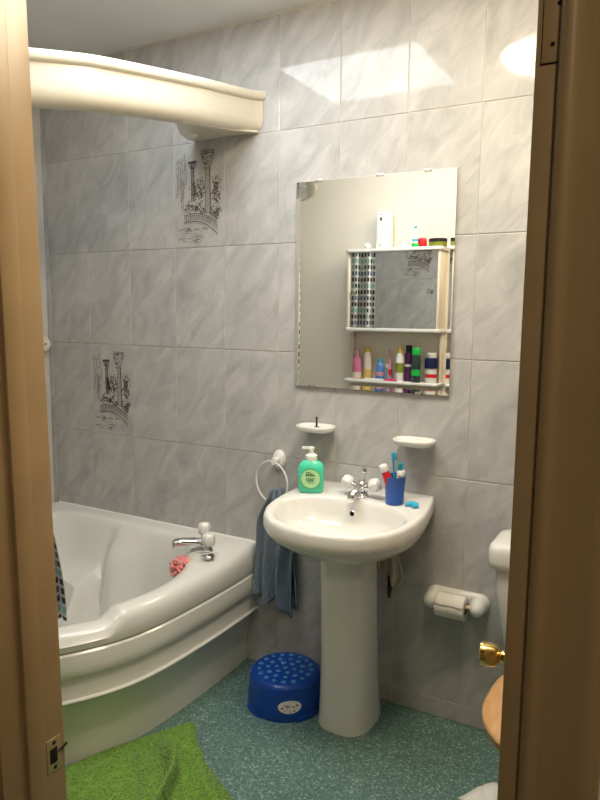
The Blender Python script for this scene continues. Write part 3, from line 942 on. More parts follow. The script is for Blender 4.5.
# soap bottle
sbp = at(311, 491, 2, ZB - .008)
soap = thing('soap_bottle', (sbp.x, sbp.y, zb(sbp.y) - .001), 'green liquid soap pump bottle on basin edge', 'soap bottle', rz=.42)
m = MB(); rs = []
for z, a, b in ((0, .031, .017), (.004, .035, .021), (.05, .037, .023), (.085, .036, .023), (.100, .032, .021), (.108, .022, .016), (.113, .014, .013)):
    rs.append([(a * math.copysign(abs(math.cos(t)) ** .6, math.cos(t)), b * math.copysign(abs(math.sin(t)) ** .6, math.sin(t)), z) for t in [2 * PI * k / 40 for k in range(40)]])
soap.scale = (1.27, 1.2, 1.04)
sbody = m.rings(rs).build('bottle', 'green_soap', soap, smooth=50)
def oval(bm, cx, cz, a, b, y, n=32): return bm.add([(cx + a * math.cos(2 * PI * k / n), y - .0 , cz + b * math.sin(2 * PI * k / n)) for k in range(n)], [tuple(range(n))])
lb = oval(MB(), .0, .050, .030, .037, -.0238).build('label', 'label_ring', sbody, smooth=0)
oval(MB(), .0, .052, .026, .032, -.0242).build('label', 'label_green', sbody, smooth=0)
m = MB()
for z, x0, x1, h in ((.073, -.012, -.001, .003), (.067, -.014, .007, .003), (.0605, -.014, .012, .0045), (.053, -.013, .013, .002), (.049, -.013, .009, .002), (.045, -.012, .011, .002), (.041, -.010, .006, .002), (.036, -.008, .010, .0016)):
    x = x0
    while x < x1:
        w = random.uniform(.003, .007); m.box(x, min(x + w, x1), -.0247, -.0243, z, z + h); x += w + .0012
m.build('label_print', 'print', sbody, smooth=0)
pm = MB().lathe([(.0155, .110), (.0165, .112), (.0165, .128), (.012, .133), (.007, .134), (.006, .150)], 20).build('pump_collar', 'clearwhite', soap)
MB().lathe([(.006, .146), (.009, .149), (.009, .156), (.005, .158)], 16).add([(x, y, z) for z in (.150, .1575) for x, y in ((.004, -.006), (-.026, -.005), (-.026, .005), (.004, .006))],
    [(0, 3, 2, 1), (4, 5, 6, 7), (0, 1, 5, 4), (1, 2, 6, 5), (2, 3, 7, 6), (3, 0, 4, 7)]).build('pump_nozzle', 'clearwhite', soap)

# toothbrush beaker and what stands in it
cpv = at(394.5, 503.5, 2, ZB - .010)
CX, CY = cpv.x, cpv.y
ZB = zb(CY) - .001
cup = MB().lathe([(.024, 0), (.027, .003), (.0285, .04), (.0315, .092), (.0325, .094), (.0310, .093), (.027, .04), (.025, .006), (.002, .005)], 32, cap1=True).build('beaker', 'cup', loc=(CX, CY, ZB))
cup.scale = (1.12, 1.12, 1.03)
tag(cup, 'blue plastic beaker holding toothbrushes and toothpaste on basin', 'beaker')


def toothpaste(loc, tilt, az, l, label, body, stripe, cap):
    t = thing('toothpaste_tube', loc, label, 'toothpaste')
    t.rotation_euler = (tilt, 0, az)
    rs = []
    for i, (z, a, b) in enumerate(((0, .019, .002), (.004, .019, .0022), (l * .5, .0165, .009), (l - .004, .0125, .0125), (l, .009, .009))):
        rs.append([(a * math.cos(2 * PI * k / 20), b * math.sin(2 * PI * k / 20), z) for k in range(20)])
    bd = MB().rings(rs).build('tube', body, t, smooth=50)
    if stripe:
        rs = []
        for z, a, b in ((l * .30, .0182, .0064), (l * .5, .0170, .0095), (l * .78, .0148, .0114)):
            rs.append([(a * math.cos(2 * PI * k / 20), b * math.sin(2 * PI * k / 20), z) for k in range(20)])
        MB().rings(rs, True, False, False).build('print_band', stripe, bd, smooth=50)
    MB().lathe([(.0135, l - .001), (.0145, l + .001), (.0138, l + .020), (.0125, l + .0215), (.002, l + .0215)], 20).build('cap', cap, t, smooth=40)


toothpaste((CX + .004, CY - .004, ZB + .016), .0, 0, .105, 'red toothpaste tube with white cap leaning out of beaker', 'red', None, 'white')
bpy.data.objects['toothpaste_tube'].rotation_euler = (.10, -.36, .3)
toothpaste((CX + .006, CY - .006, ZB + .012), .0, 0, .086, 'short toothpaste tube with white cap upright in beaker', 'white', 'red', 'white')
bpy.data.objects['toothpaste_tube.001'].rotation_euler = (.05, .16, .5)


def toothbrush(loc, rot, l, label, m_, head='teal', group=None):
    t = thing('toothbrush', loc, label, 'toothbrush', group)
    t.rotation_euler = rot
    MB().tube([(0, 0, 0), (0, 0, l * .25), (0, .001, l * .5), (0, 0, l * .78), (0, 0, l)], [.0045, .006, .005, .003, .005], 10).build('handle', m_, t)
    MB().box(-.0055, .0055, -.0025, .0025, l - .012, l + .016).build('head', m_, t, bevel=.002)
    m = MB()
    for k in range(5):
        for q in (-.003, .003): m.box(q - .0022, q + .0022, -.0125, -.0024, l - .010 + k * .0052, l - .0062 + k * .0052)
    m.build('bristles', head, t, smooth=0)


toothbrush((CX + .002, CY + .012, ZB + .012), (-.03, -.13, 1.2), .150, 'dark teal toothbrush standing tall in the beaker', 'teal', 'teal2')
toothbrush((CX + .006, CY + .010, ZB + .012), (-.06, .20, -1.0), .118, 'light blue toothbrush leaning right in the beaker', 'teal2', 'teal')

# little blue holder lying on the basin edge
hp = at(412, 507, 2, ZB)
m = MB()
m.tube([(-.022, -.006, .007), (-.010, .004, .010), (.004, .006, .011), (.016, .0, .010), (.024, -.010, .006)], [.005, .008, .009, .008, .004], 10)
m.tube([(.0, .004, .008), (.008, -.010, .009), (.016, -.018, .007)], [.007, .006, .003], 10)
tag(m.build('brush_cover', 'teal2', loc=(hp.x, hp.y, ZB - .001)), 'small bright blue toothbrush cover lying on basin edge', 'brush cover')

# ------------------------------------------------------------------ wall fittings
def soap_dish(px, py, label):
    p = at(px, py, 1, -.055)
    t = thing('soap_dish', (p.x, 0, p.z), label, 'soap dish', 'white ceramic soap dishes above basin')
    def st(a, b, z, cy=-.052, n=36): return [(a * math.copysign(abs(math.cos(q)) ** .7, math.cos(q)), cy + b * math.copysign(abs(math.sin(q)) ** .8, math.sin(q)), z) for q in [2 * PI * k / n for k in range(n)]]
    MB().rings([st(.055, .035, -.018), st(.068, .046, -.012), st(.0745, .0505, -.002), st(.0745, .0505, .004), st(.072, .048, .007), st(.064, .041, .006), st(.060, .037, .0), st(.04, .02, -.004)]).build('dish', 'ceramic', t, smooth=60)
    MB().box(-.05, .05, -.02, -.001, -.016, .002).build('wall_plate', 'ceramic', t, bevel=.004)
    return t, p


d1, p1_ = soap_dish(315.5, 427, 'white oval soap dish on tiles with a dark peg standing in it')
d2, p2_ = soap_dish(414, 441, 'empty white oval soap dish on tiles above the blue beaker')
tag(MB().lathe([(.012, 0), (.012, .003), (.004, .005), (.0032, .03), (.0042, .032), (.0042, .040), (.002, .041)], 14).build('peg', 'black', loc=(p1_.x + .002, -.050, p1_.z - .0035)),
    'small dark peg standing upright in white soap dish', 'peg')

# towel ring with towel
rp_ = at(277.5, 460, 1, -.02)
tr = thing('towel_ring', (rp_.x, 0, rp_.z), 'white plastic towel ring on tiles beside basin', 'towel ring')
MB().lathe([(.030, -.001), (.030, -.010), (.026, -.016), (.012, -.020), (.010, -.040), (.013, -.046), (.011, -.052), (.002, -.053)], 24, axis='Y', sx=1.28, sy=.92).build('rose', 'white', tr)
RR = .082
MB().tube([(RR * math.sin(2 * PI * k / 40) - .012, -.044 - .018 * math.sin(2 * PI * k / 40), -RR - .002 + RR * math.cos(2 * PI * k / 40)) for k in range(40)], .0036, 8, True).build('ring', 'white', tr)

tw = thing('hand_towel', (rp_.x + .010, -.047, rp_.z - .116), 'blue grey terry hand towel hanging from the white ring', 'towel')
NU, NV = 44, 40
def towel_layer(yo, xoff, ln_, wid, ph, name):
    vs = []
    for j in range(NV + 1):
        v = j / NV
        w = .055 + (wid - .055) * sm(0, .30, v) + .012 * v
        for i in range(NU + 1):
            u = i / NU - .5
            fold = (.010 + .012 * sm(0, .4, v)) * math.sin(u * 2 * PI * 2.6 + ph + .9 * math.sin(v * 2.4)) + .004 * math.sin(u * 31 + v * 7)
            z = -ln_ * v + (.014 * math.cos(u * PI) if v < .15 else 0) * (1 - v / .15)
            zz = z + (.022 * math.sin(u * 9 + ph) - .03 * (u > .18)) * sm(.8, 1, v)
            y = yo * sm(-.02, .10, v + .001) + fold
            vs.append((xoff + u * w + .008 * math.sin(v * 5 + ph), y, zz))
    fs = [(j * (NU + 1) + i, j * (NU + 1) + i + 1, (j + 1) * (NU + 1) + i + 1, (j + 1) * (NU + 1) + i) for j in range(NV) for i in range(NU)]
    return MB().add(vs, fs).build(name, 'towel', tw, smooth=180, solid=.006)
towel_layer(-.016, 0.003, .445, .150, .4, 'front_fall')
towel_layer(.022, .016, .430, .140, 2.0, 'back_fall')

# mirror with bevelled edge and clips
MX0, MX1, MZ0, MZ1 = 1.3315, 1.9290, 1.171, 1.9165
mir = thing('wall_mirror', ((MX0 + MX1) / 2, 0, (MZ0 + MZ1) / 2), 'rectangular frameless mirror with slanted glass edges above basin', 'mirror')
a, c = (MX1 - MX0) / 2, (MZ1 - MZ0) / 2
bw = .014
rect = lambda a, c, y: [(-a, y, -c), (a, y, -c), (a, y, c), (-a, y, c)]
MB().rings([rect(a, c, -.0065), rect(a, c, -.01218), rect(a - bw, c - bw, -.0118)], True, True, True).build('mirror_glass', 'mirror', mir, smooth=0)
MB().rings([rect(a - .002, c - .002, -.0005), rect(a - .002, c - .002, -.0064)]).build('backing', 'glass_edge', mir, smooth=0)
for px, top in ((319, 1), (380, 1), (428, 1), (312, 0), (419, 0)):
    xx = at(px, 180 if top else 388, 1, -.01).x - mir.location.x
    z0 = c - .006 if top else -c - .004
    MB().box(xx - .014, xx + .014, -.0128, -.0005, z0, z0 + .010).build('mirror_clip', 'chrome', mir, bevel=.001)

# toilet roll holder and roll
th_ = at(457, 601, 1, -.035)
hold = thing('toilet_roll_holder', (1.987, 0, .462), 'white ceramic toilet roll holder on tiles beside toilet', 'toilet roll holder')
hold.scale = (.95, 1, .95)
def stad(a, b, y, n=48):
    o = []
    for k in range(n):
        q = 2 * PI * k / n
        o.append((math.copysign(a - b, math.cos(q)) + b * math.cos(q), y, b * math.sin(q)))
    return o
MB().rings([stad(.116, .036, -.001), stad(.116, .036, -.012), stad(.112, .032, -.020), stad(.10, .022, -.022)]).build('back_plate', 'ceramic', hold, smooth=60)
for s_ in (-1, 1):
    m = MB(); rs = []
    for y, r_, x in ((-.008, .034, .082), (-.03, .033, .082), (-.055, .030, .084), (-.072, .025, .085), (-.082, .016, .086), (-.085, .004, .086)):
        rs.append([(s_ * x + r_ * math.cos(2 * PI * k / 24) * (.92), y, r_ * math.sin(2 * PI * k / 24)) for k in range(24)])
    m.rings(rs).build('arm', 'ceramic', hold, smooth=60)
sp_ = MB().cyl((-.062, -.058, .0), (.062, -.058, .0), .0085, seg=16).build('spindle', 'lightwood', hold)
roll = thing('toilet_roll', (1.980, -.058, .455), 'nearly used toilet roll on the white ceramic holder', 'toilet roll')
MB().lathe([(.040, -.050), (.040, .050), (.021, .050), (.0205, -.050), (.040, -.050)], 32, axis='X', cap0=False, cap1=False).build('paper', 'paper', roll, smooth=40)
MB().lathe([(.0205, -.0505), (.0205, .0505), (.019, .0505), (.019, -.0505)], 24, axis='X', cap0=False, cap1=False).build('core', 'card', roll)
# loose end folded to a point over the front
m = MB(); g = []
for j in range(10):
    t = j / 9
    ang = PI * .60 + t * 1.35
    y = -.0415 * math.sin(ang); z = .0415 * -math.cos(ang)
    g.append([(-.050 + .1 * i / 8, y - .0012 * math.sin(i * 1.1 + t * 4), z - .0) for i in range(9)])
vs = [p for r_ in g for p in r_]
m.add(vs, [(j * 9 + i, j * 9 + i + 1, j * 9 + i + 10, j * 9 + i + 9) for j in range(9) for i in range(8)])
m.build('loose_sheet', 'paper', roll, smooth=180, solid=.001)

# ------------------------------------------------------------------ toilet
TX = 2.397
wc = thing('toilet', (TX, 0, 0), 'white close coupled toilet with orange pine seat lid', 'toilet')
def rr(x, y0, y1, z, rad=.03, n=8):
    o = []
    for cx, cy, a0 in ((x - rad, y1 - rad, 0), (-x + rad, y1 - rad, PI / 2), (-x + rad, y0 + rad, PI), (x - rad, y0 + rad, 1.5 * PI)):
        for k in range(n + 1):
            q = a0 + PI / 2 * k / n
            o.append((cx + rad * math.cos(q), cy + rad * math.sin(q), z))
    return o
cb_ = MB().rings([rr(.205, -.165, -.012, .385), rr(.222, -.18, -.008, .42), rr(.248, -.195, -.006, .60), rr(.252, -.198, -.006, .672)]).build('cistern', 'ceramic', wc, smooth=60)
MB().rings([rr(.264, -.200, -.004, .664, .035), rr(.273, -.208, -.003, .670, .04), rr(.275, -.210, -.003, .690, .04), rr(.275, -.209, -.003, .722, .04), rr(.271, -.205, -.004, .738, .042), rr(.262, -.196, -.010, .745, .045), rr(.24, -.175, -.03, .747, .05)]).build('cistern_lid', 'ceramic', wc, smooth=60)
MB().lathe([(.016, .745), (.016, .752), (.012, .754), (.002, .754)], 18, org=(0, -.1, 0)).build('flush_button', 'chrome', wc)
def egg(w, yb, yf, z, n=44):
    o = []; cy = (yb * .42 + yf * .58)
    for k in range(n):
        q = 2 * PI * k / n
        s_ = math.sin(q); b = (yb - cy) if s_ > 0 else (cy - yf)
        e = .72 if s_ > 0 else .98
        o.append((w * math.copysign(abs(math.cos(q)) ** .9, math.cos(q)), cy + b * math.copysign(abs(s_) ** e, s_), z))
    return o
MB().rings([egg(.105, -.06, -.50, 0), egg(.10, -.06, -.49, .02), egg(.088, -.08, -.45, .12), egg(.10, -.10, -.50, .20), egg(.145, -.11, -.59, .29), egg(.168, -.12, -.65, .345), egg(.172, -.12, -.665, .368), egg(.165, -.125, -.655, .375)]).build('bowl', 'ceramic', wc, smooth=60)
MB().rings([egg(.184, -.20, -.679, .376), egg(.192, -.195, -.688, .381), egg(.192, -.195, -.688, .391), egg(.186, -.20, -.682, .395)]).build('seat', 'pine', wc, smooth=60)
MB().rings([egg(.188, -.195, -.690, .396), egg(.196, -.19, -.698, .400), egg(.197, -.19, -.699, .408), egg(.191, -.195, -.692, .415), egg(.168, -.21, -.669, .418)]).build('seat_lid', 'pine', wc, smooth=60)
for s_ in (-1, 1):
    MB().cyl((s_ * .075 - .02, -.185, .392), (s_ * .075 + .02, -.185, .392), .010, seg=12).build('hinge', 'chrome', wc)

# white sheet lying on the floor by the toilet
NUp, NVp = 14, 12
c0 = at(458, 797, 2, .012); c1 = at(500, 783, 2, .012)
ux = (c1 - c0); ux.z = 0; L_ = ux.length; ux.normalize(); vx = Vector((ux.y, -ux.x, 0))
vs = []
for j in range(NVp + 1):
    for i in range(NUp + 1):
        u, v = i / NUp, j / NVp
        p = c0 + ux * (u * .15) + vx * (v * .26)
        z = .008 + .010 * abs(math.sin(u * 5 + v * 3)) + .006 * math.sin(v * 9 + u * 4) ** 2
        vs.append((p.x + .012 * math.sin(u * 6), p.y + .012 * math.sin(v * 7 + u * 4), z))
m = MB().add(vs, [(j * (NUp + 1) + i, j * (NUp + 1) + i + 1, (j + 1) * (NUp + 1) + i + 1, (j + 1) * (NUp + 1) + i) for j in range(NVp) for i in range(NUp)])
tag(m.build('crumpled_cloth', 'paper', smooth=180, solid=.003), 'white crumpled cloth lying on teal floor by toilet', 'cloth')

# rag hanging from the pipe behind the pedestal
pipe = thing('water_pipe', (1.690, -.018, 0), 'thin supply pipe rising behind the basin pedestal', 'pipe')
MB().tube([(0, 0, 0.0), (0, 0, .30), (0, 0, .60)], .0075, 10).build('tube', 'chrome', pipe)
MB().lathe([(.011, .52), (.014, .525), (.014, .545), (.011, .55)], 12).build('joint', 'brass', pipe)
rg_ = thing('cleaning_rag', (1.758, -.062, .640), 'beige rag hung behind the basin pedestal', 'rag')
NU, NV = 14, 18
vs = []
for j in range(NV + 1):
    v = j / NV
    w = .028 + .045 * sm(0, .8, v) - .03 * sm(.85, 1, v)
    for i in range(NU + 1):
        u = i / NU - .5
        vs.append((u * w + .016 * v, -.006 - .010 * math.sin(u * 11 + v * 2) * (0.4 + v), -.150 * v + .02 * u * v))
MB().add(vs, [(j * (NU + 1) + i, j * (NU + 1) + i + 1, (j + 1) * (NU + 1) + i + 1, (j + 1) * (NU + 1) + i) for j in range(NV) for i in range(NU)]).build('cloth', 'rag', rg_, smooth=180, solid=.005)
MB().tube([(-.002, -.004, -.12), (.0, -.006, -.16), (-.001, -.006, -.20)], [.006, .009, .005], 10).build('dark_tail', 'black', rg_)

# ------------------------------------------------------------------ step stool
SCX, SCY = 1.400, -.186
stool = thing('step_stool', (SCX, SCY, 0), 'round blue plastic step stool with dotted top beside pedestal', 'step stool', rz=0)
SH = .165
m = MB()
rs = []
for z, r_ in ((.012, .1385), (.0, .1385), (.0, .1335), (.02, .132)):
    pass
outer = [(.140, .0), (.141, .004), (.1385, .04), (.1345, .09), (.1325, .112), (.129, .122), (.121, .1285), (.108, .131), (.002, .132)]
m.lathe(outer, 56)
st_ = m.build('shell', 'blue', stool, smooth=50)
for a in (-118, -25, 65, 155):
    q = math.radians(a)
    rs = []
    for z, d, w in ((0, .140, .045), (.010, .1405, .042), (.016, .138, .030)):
        rs.append([((d + dd) * math.cos(q + k * w / .135 / 4), (d + dd) * math.sin(q + k * w / .135 / 4), z) for dd, ks in ((0.006, range(-4, 5)), (-.006, range(4, -5, -1))) for k in ks])
    MB().rings(rs).build('foot', 'blue', stool, smooth=50)
dm = None
cnt = 0
dm_b = MB()
pr = [(math.cos(i / 5 * PI / 2) * .0105 if i < 5 else .0006, math.sin(i / 5 * PI / 2) * .0035) for i in range(6)]
dots = [(0, 0)]
for rad, n, off in ((.030, 6, .2), (.056, 11, .1), (.084, 17, 0)):
    dots += [(rad * math.cos(2 * PI * k / n + off), rad * math.sin(2 * PI * k / n + off)) for k in range(n)]
o0 = dm_b.lathe(pr, 12).build('grip_dot', 'bluedot', stool, smooth=60)
for i, (x, y) in enumerate(dots):
    o = o0 if i == 0 else o0.copy()
    if i: COL.objects.link(o); o.parent = stool
    o.location = (x * 1.16, y * 1.16, .1308)
    k = .82 if i % 3 == 1 else 1.0
    o.scale = (k, k, 1)
# oval sticker on the front, wrapped on the side (the cartoon on it is left out)
sa = math.atan2(at(290, 708, 2, .057).y - SCY, at(290, 708, 2, .057).x - SCX)
def onside(u, v, off):
    z = .057 + v
    r_ = .1373 - (z - .057) * .082 + off
    q = sa + u / .137
    return (r_ * math.cos(q), r_ * math.sin(q), z)
def patch(cu, cv, a, b, off, name, m_, parent, n=28):
    P = [onside(cu + a * f * math.cos(2 * PI * k / n), cv + b * f * math.sin(2 * PI * k / n), off) for f in (1, .66, .33, .02) for k in range(n)]
    fs = [(j * n + k, j * n + (k + 1) % n, (j + 1) * n + (k + 1) % n, (j + 1) * n + k) for j in range(3) for k in range(n)] + [tuple(range(3 * n, 4 * n))]
    return MB().add(P, fs).build(name, m_, parent, smooth=180)
stk = patch(0, 0, .043, .0235, .0006, 'sticker', 'white', stool)
stk['label'] = 'white oval sticker'
for u, v, r_, m_ in ((-.027, -.004, .004, 'red'), (-.018, -.014, .0025, 'red'), (.0, -.0165, .0028, 'red'), (.016, -.014, .0035, 'red'), (-.008, -.009, .002, 'black'), (.026, .005, .004, 'red')):
    patch(u, v, r_, r_, .0011, 'sticker_dot', m_, stk, 12)
for u, v, a in ((-.010, .006, .014), (-.008, .000, .008), (.012, .001, .008)):
    patch(u, v, a, .0016, .0011, 'sticker_print', 'ink', stk, 12)

# ------------------------------------------------------------------ bath mat
A = Vector((1.186, -.436))
uu = Vector((-.41, -.912)).normalized(); vv = Vector((.64, -.768)).normalized()
NU, NV = 110, 90
LU, LV = .86, .52
vs = []
def fold_h(u, v):
    # a ruck running in from the corner edge, leaning over towards that edge
    c = .115 + .06 * (v / LV) + .015 * math.sin(v * 16)
    on = sm(.05, .24, v)
    h = .080 * math.exp(-((u - c) / .024) ** 2) * on
    h += .026 * math.exp(-((u - c - .065) / .022) ** 2) * sm(.06, .16, v)
    lean = -.030 * math.exp(-((u - c) / .030) ** 2) * on - .014 * math.exp(-((u - c - .065) / .03) ** 2) * on
    return h, lean
for j in range(NV + 1):
    for i in range(NU + 1):
        u, v = i / NU, j / NV
        # rounded corners
        U_, V_ = u * LU, v * LV
        x = A + uu * U_ + vv * V_
        rc = .07
        du = max(0, rc - U_, U_ - (LU - rc)); dv = max(0, rc - V_, V_ - (LV - rc))
        if du > 0 and dv > 0:
            s_ = max(du, dv) / math.hypot(du, dv)
            cu = rc if U_ < rc else (LU - rc if U_ > LU - rc else U_); cv = rc if V_ < rc else (LV - rc if V_ > LV - rc else V_)
            x = A + uu * (cu + (U_ - cu) * s_) + vv * (cv + (V_ - cv) * s_)
        fh, lean = fold_h(U_, V_)
        x = x + uu * lean + uu * (.012 * math.sin(V_ * 17)) * (1 - u) + vv * (.010 * math.sin(U_ * 11 + 1)) * (1 - v)
        edge = min(U_, LU - U_, V_, LV - V_)
        z = .010 + .008 * sm(0, .02, edge) + fh + .0022 * math.sin(U_ * 2 * PI / .011) * math.sin(V_ * 2 * PI / .012)
        vs.append((x.x, x.y, z))
m = MB().add(vs, [(j * (NU + 1) + i, j * (NU + 1) + i + 1, (j + 1) * (NU + 1) + i + 1, (j + 1) * (NU + 1) + i) for j in range(NV) for i in range(NU)])
fl0 = [at(200, 752, 2, .006), at(206, 764, 2, .009), at(219, 781, 2, .009), at(234, 802, 2, .009), at(238, 822, 2, .009), at(200, 822, 2, .006), at(190, 790, 2, .006)]
n0 = len(vs)
per = [i for i in range(NU + 1)] + [j * (NU + 1) + NU for j in range(1, NV + 1)] + [NV * (NU + 1) + i for i in range(NU - 1, -1, -1)] + [j * (NU + 1) for j in range(NV - 1, 0, -1)]
m.v += [(vs[k][0], vs[k][1], .001) for k in per]
m.f += [(per[k], per[(k + 1) % len(per)], n0 + (k + 1) % len(per), n0 + k) for k in range(len(per))]
m.rings([[(p.x, p.y, .001) for p in fl0], [(p.x, p.y, p.z + .005) for p in fl0]])      # corner tucked under the ruck
tag(m.build('bath_mat', 'mat', smooth=180), 'green rucked chenille bath mat beside the corner bath', 'bath mat')

# ------------------------------------------------------------------ cabinet on the door wall (seen in the mirror)
YCF = -1.322
q0, q1 = vat(349, 252, YCF), vat(437, 328, YCF)
KX0, KX1 = vat(346.5, 290, YCF).x, vat(439, 290, YCF).x
KZ1, KZ0 = vat(393, 250, YCF).z, vat(393, 329.5, YCF).z
KS = vat(393, 382, YCF).z                 # lower shelf
cab = thing('mirror_cabinet', ((KX0 + KX1) / 2, YF, KZ0), 'cream bathroom cabinet with sliding mirror doors and open shelf', 'cabinet')
ox, oy_, oz = cab.location
hw = (KX1 - KX0) / 2; ch = KZ1 - KZ0; dp = YCF - YF
def board(z, th, name, over=.012):
    n = 8; o = []
    r_ = .03
    pts = [(-hw - over, .002)] + [(-hw - over + r_ - r_ * math.cos(PI / 2 * k / n), dp + over - r_ + r_ * math.sin(PI / 2 * k / n)) for k in range(n + 1)] + [(hw + over - r_ + r_ * math.sin(PI / 2 * k / n), dp + over - r_ + r_ * math.cos(PI / 2 * k / n)) for k in range(n + 1)] + [(hw + over, .002)]
    return MB().rings([[(x, y, z) for x, y in pts], [(x, y, z + th) for x, y in pts]]).build(name, 'white', cab, smooth=40, bevel=.003)
board(ch - .006, .018, 'top_board'); board(-.012, .018, 'bottom_board'); board(KS - KZ0 - .012, .014, 'shelf')
MB().box(-hw, hw, .001, .008, KS - KZ0, ch).build('back_panel', 'cab', cab, smooth=0)
for s_ in (-1, 1):
    MB().box(s_ * hw - (.014 if s_ > 0 else 0), s_ * hw + (.014 if s_ < 0 else 0), .006, dp - .006, .004, ch - .004).build('side_panel', 'cab', cab, bevel=.002)
    MB().box(s_ * hw - (.012 if s_ > 0 else 0), s_ * hw + (.012 if s_ < 0 else 0), .006, .045, KS - KZ0, -.01).build('shelf_bracket', 'cab', cab, bevel=.002)
for x0, x1, yy, kx_ in ((-hw + .012, .012, dp - .016, -hw + .04), (-.012, hw - .012, dp - .006, hw - .05)):
    dr = MB().box(x0, x1, yy - .004, yy, .008, ch - .008).build('sliding_door', 'mirror', cab, smooth=0)
    MB().lathe([(.005, 0), (.005, .006), (.015, .010), (.016, .016), (.012, .021), (.002, .022)], 16, axis='Y', org=(kx_, yy, ch * .48)).build('knob', 'chrome', dr)


def jar(name, px, base_y, z, prof, m_, label, cat, caps=(), sy=1.0, seg=20, rz=0):
    x = vat(px, 300, base_y).x
    t = thing(name, (x, base_y, z), label, cat, rz=rz)
    t.scale = (1.15, 1.0, 1.38) if z < KZ0 else (1.12, 1.0, 1.12)
    MB().lathe(prof, seg, sy=sy).build('body', m_, t, smooth=45)
    for cn, cp, cm in caps: MB().lathe(cp, seg, sy=sy).build(cn, cm, t, smooth=45)
    return t


for k_, c_ in dict(babypink=(.52, .16, .26), oil=(.62, .42, .12), mouth=(.10, .22, .55), purple=(.10, .02, .09), navy=(.012, .02, .08), candark=(.03, .05, .05), cangreen=(.02, .48, .08), tin=(.22, .25, .03), yellow=(.70, .46, .02), pinklid=(.62, .28, .33), clear=(.60, .52, .44), offwhite=(.74, .72, .66), hotpink=(.66, .05, .20)).items():
    M[k_] = mat('item_' + k_, c_, .25, var=.06)
ZT = KZ1 + .012; ZS = KS + .002
y1 = -1.385
# on top of the cabinet
fx = vat(383.5, 230, -1.39)
fr = thing('air_freshener', (fx.x, -1.405, ZT), 'tall white automatic air freshener on the cabinet top', 'air freshener')
MB().box(-.043, .043, -.030, .030, 0, .205).build('case', 'white', fr, bevel=.010, bseg=3)
MB().lathe([(.006, .0295), (.006, .031)], 12, axis='Y', org=(-.010, 0, .165), sx=1.8).build('nozzle', 'black', fr)
MB().lathe([(.003, .0295), (.003, .031)], 10, axis='Y', org=(-.010, 0, .190)).build('indicator', 'black', fr)
MB().lathe([(.008, .0295), (.008, .0308), (.006, .0312)], 14, axis='Y', org=(-.012, 0, .022)).build('button', 'clear', fr)
o = thing('white_ball', (vat(367.5, 246, -1.36).x, -1.36, ZT + .017), 'small white ball shaped pot on the cabinet top', 'pot')
sph(MB(), (0, 0, 0), .020, .020, .017).build('ball', 'white', o, smooth=180)
jar('cream_jar', 403, -1.37, ZT, [(.024, 0), (.025, .002), (.025, .020), (.022, .022)], 'white', 'small white cream jar on the cabinet top', 'jar', [('lid', [(.026, .021), (.026, .032), (.022, .034)], 'offwhite')])
jar('standing_tube', 413.5, -1.365, ZT, [(.017, 0), (.018, .002), (.018, .018), (.015, .020)], 'cangreen', 'white standing tube with green cap on the cabinet top', 'tube',
    [('tube', [(.014, .019), (.0135, .06), (.008, .090)], 'offwhite'), ('band', [(.0145, .030), (.0145, .040)], 'teal'), ('tip', [(.008, .088), (.006, .102), (.002, .103)], 'teal')])
jar('red_pot', 420.5, -1.40, ZT, [(.018, 0), (.022, .006), (.024, .030), (.019, .046), (.004, .05)], 'red', 'glossy red pot on the cabinet top', 'pot')
jar('hair_wax_tin', 436, -1.365, ZT, [(.042, 0), (.043, .003), (.043, .022), (.041, .023)], 'tin', 'flat green tin with black lid on the cabinet top', 'tin', [('lid', [(.0445, .022), (.0445, .036), (.042, .038)], 'black')], seg=28)
# on the open shelf
b1 = jar('baby_oil_bottle', 358.5, -1.385, ZS, [(.022, 0), (.025, .004), (.026, .05), (.022, .080), (.012, .096), (.010, .100)], 'babypink', 'pink oil bottle with pale pink cap on the cabinet shelf', 'bottle', [('cap', [(.012, .098), (.012, .118), (.009, .120)], 'pinklid'), ('base_band', [(.0262, .002), (.0268, .028)], 'clear')])
jar('shampoo_bottle', 369, -1.385, ZS, [(.020, 0), (.021, .003), (.021, .100), (.014, .112), (.010, .116)], 'clear', 'clear bottle with yellow cap on the cabinet shelf', 'bottle', [('cap', [(.013, .114), (.013, .130), (.009, .132)], 'yellow'), ('contents', [(.0213, .004), (.0213, .042)], 'oil')])
jar('mouthwash_bottle', 381.5, -1.375, ZS, [(.020, 0), (.022, .004), (.022, .055), (.016, .068), (.009, .074)], 'mouth', 'small blue and pink mouthwash bottle on the cabinet shelf', 'bottle', [('cap', [(.010, .072), (.010, .088), (.007, .090)], 'teal'), ('label_band', [(.0224, .018), (.0224, .034)], 'pinklid')])
jar('thin_pink_bottle', 391, -1.395, ZS, [(.014, 0), (.015, .003), (.015, .060), (.006, .085), (.003, .125), (.002, .13)], 'pinklid', 'slim pink bottle with a long thin nozzle on the cabinet shelf', 'bottle', [('label_band', [(.0154, .02), (.0154, .045)], 'red')])
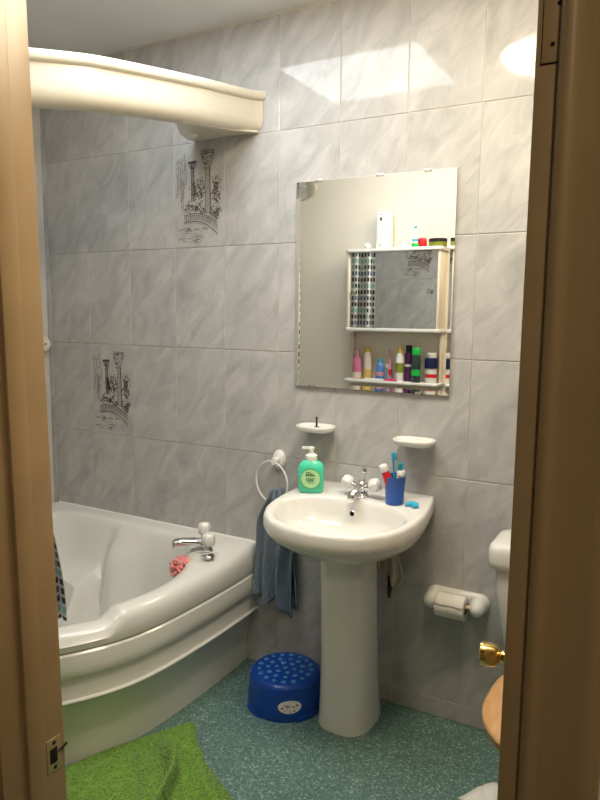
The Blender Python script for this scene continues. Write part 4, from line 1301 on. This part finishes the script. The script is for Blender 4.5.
jar('lotion_bottle', 401.5, -1.37, ZS, [(.019, 0), (.020, .003), (.020, .098), (.013, .112), (.009, .115)], 'offwhite', 'white lotion bottle with pointed yellow nozzle on the cabinet shelf', 'bottle', [('cap', [(.010, .113), (.010, .122), (.004, .140), (.001, .150)], 'yellow'), ('label_patch', [(.0203, .035), (.0203, .075)], 'tin')])
jar('purple_bottle', 410.5, -1.395, ZS, [(.019, 0), (.020, .003), (.020, .108), (.013, .118)], 'purple', 'dark purple bottle with black cap on the cabinet shelf', 'bottle', [('cap', [(.015, .116), (.015, .145), (.013, .147)], 'black'), ('label_band', [(.0203, .060), (.0203, .070)], 'offwhite')])
jar('deodorant_can', 418, -1.355, ZS, [(.020, 0), (.022, .003), (.022, .105), (.018, .112)], 'candark', 'dark spray can with bright green cap on the cabinet shelf', 'spray can', [('cap', [(.0205, .110), (.0215, .113), (.0215, .134), (.017, .140)], 'cangreen'), ('label_band', [(.0223, .028), (.0223, .052)], 'cangreen')])
jar('moisturiser_tub', 433.5, -1.375, ZS, [(.026, 0), (.028, .003), (.028, .058), (.024, .060)], 'offwhite', 'white tub with red label and navy lid on the cabinet shelf', 'tub', [('lid', [(.031, .059), (.032, .062), (.032, .098), (.028, .100)], 'navy'), ('label_band', [(.0284, .022), (.0284, .036)], 'red')])
jar('small_white_pot', 434, -1.375, ZS + .1005 * 1.38, [(.023, 0), (.024, .002), (.024, .018), (.021, .020)], 'offwhite', 'small white pot stacked on the navy lidded tub', 'pot')
# brushes lying along the front of the shelf
xa, xb = vat(366, 378, -1.345).x, vat(384, 379, -1.345).x
tag(MB().tube([(xa, -1.333, ZS + .006), ((xa + xb) / 2, -1.334, ZS + .006), (xb, -1.336, ZS + .006)], [.005, .004, .005], 10).build('white_brush', 'white'), 'white brush lying along the front of the cabinet shelf', 'brush')
xa, xb = vat(384.5, 378, -1.34).x, vat(396.5, 380, -1.34).x
tag(MB().tube([(xa, -1.333, ZS + .007), ((xa + xb) / 2, -1.334, ZS + .008), (xb, -1.336, ZS + .007)], [.005, .007, .006], 10).build('pink_razor', 'hotpink'), 'pink razor lying along the front of the cabinet shelf', 'razor')
toothbrush((vat(387.5, 370, -1.345).x, -1.349, ZS + .0), (-.02, .06, PI), .085, 'bright blue toothbrush leaning upright on the cabinet shelf', 'teal2', 'white')
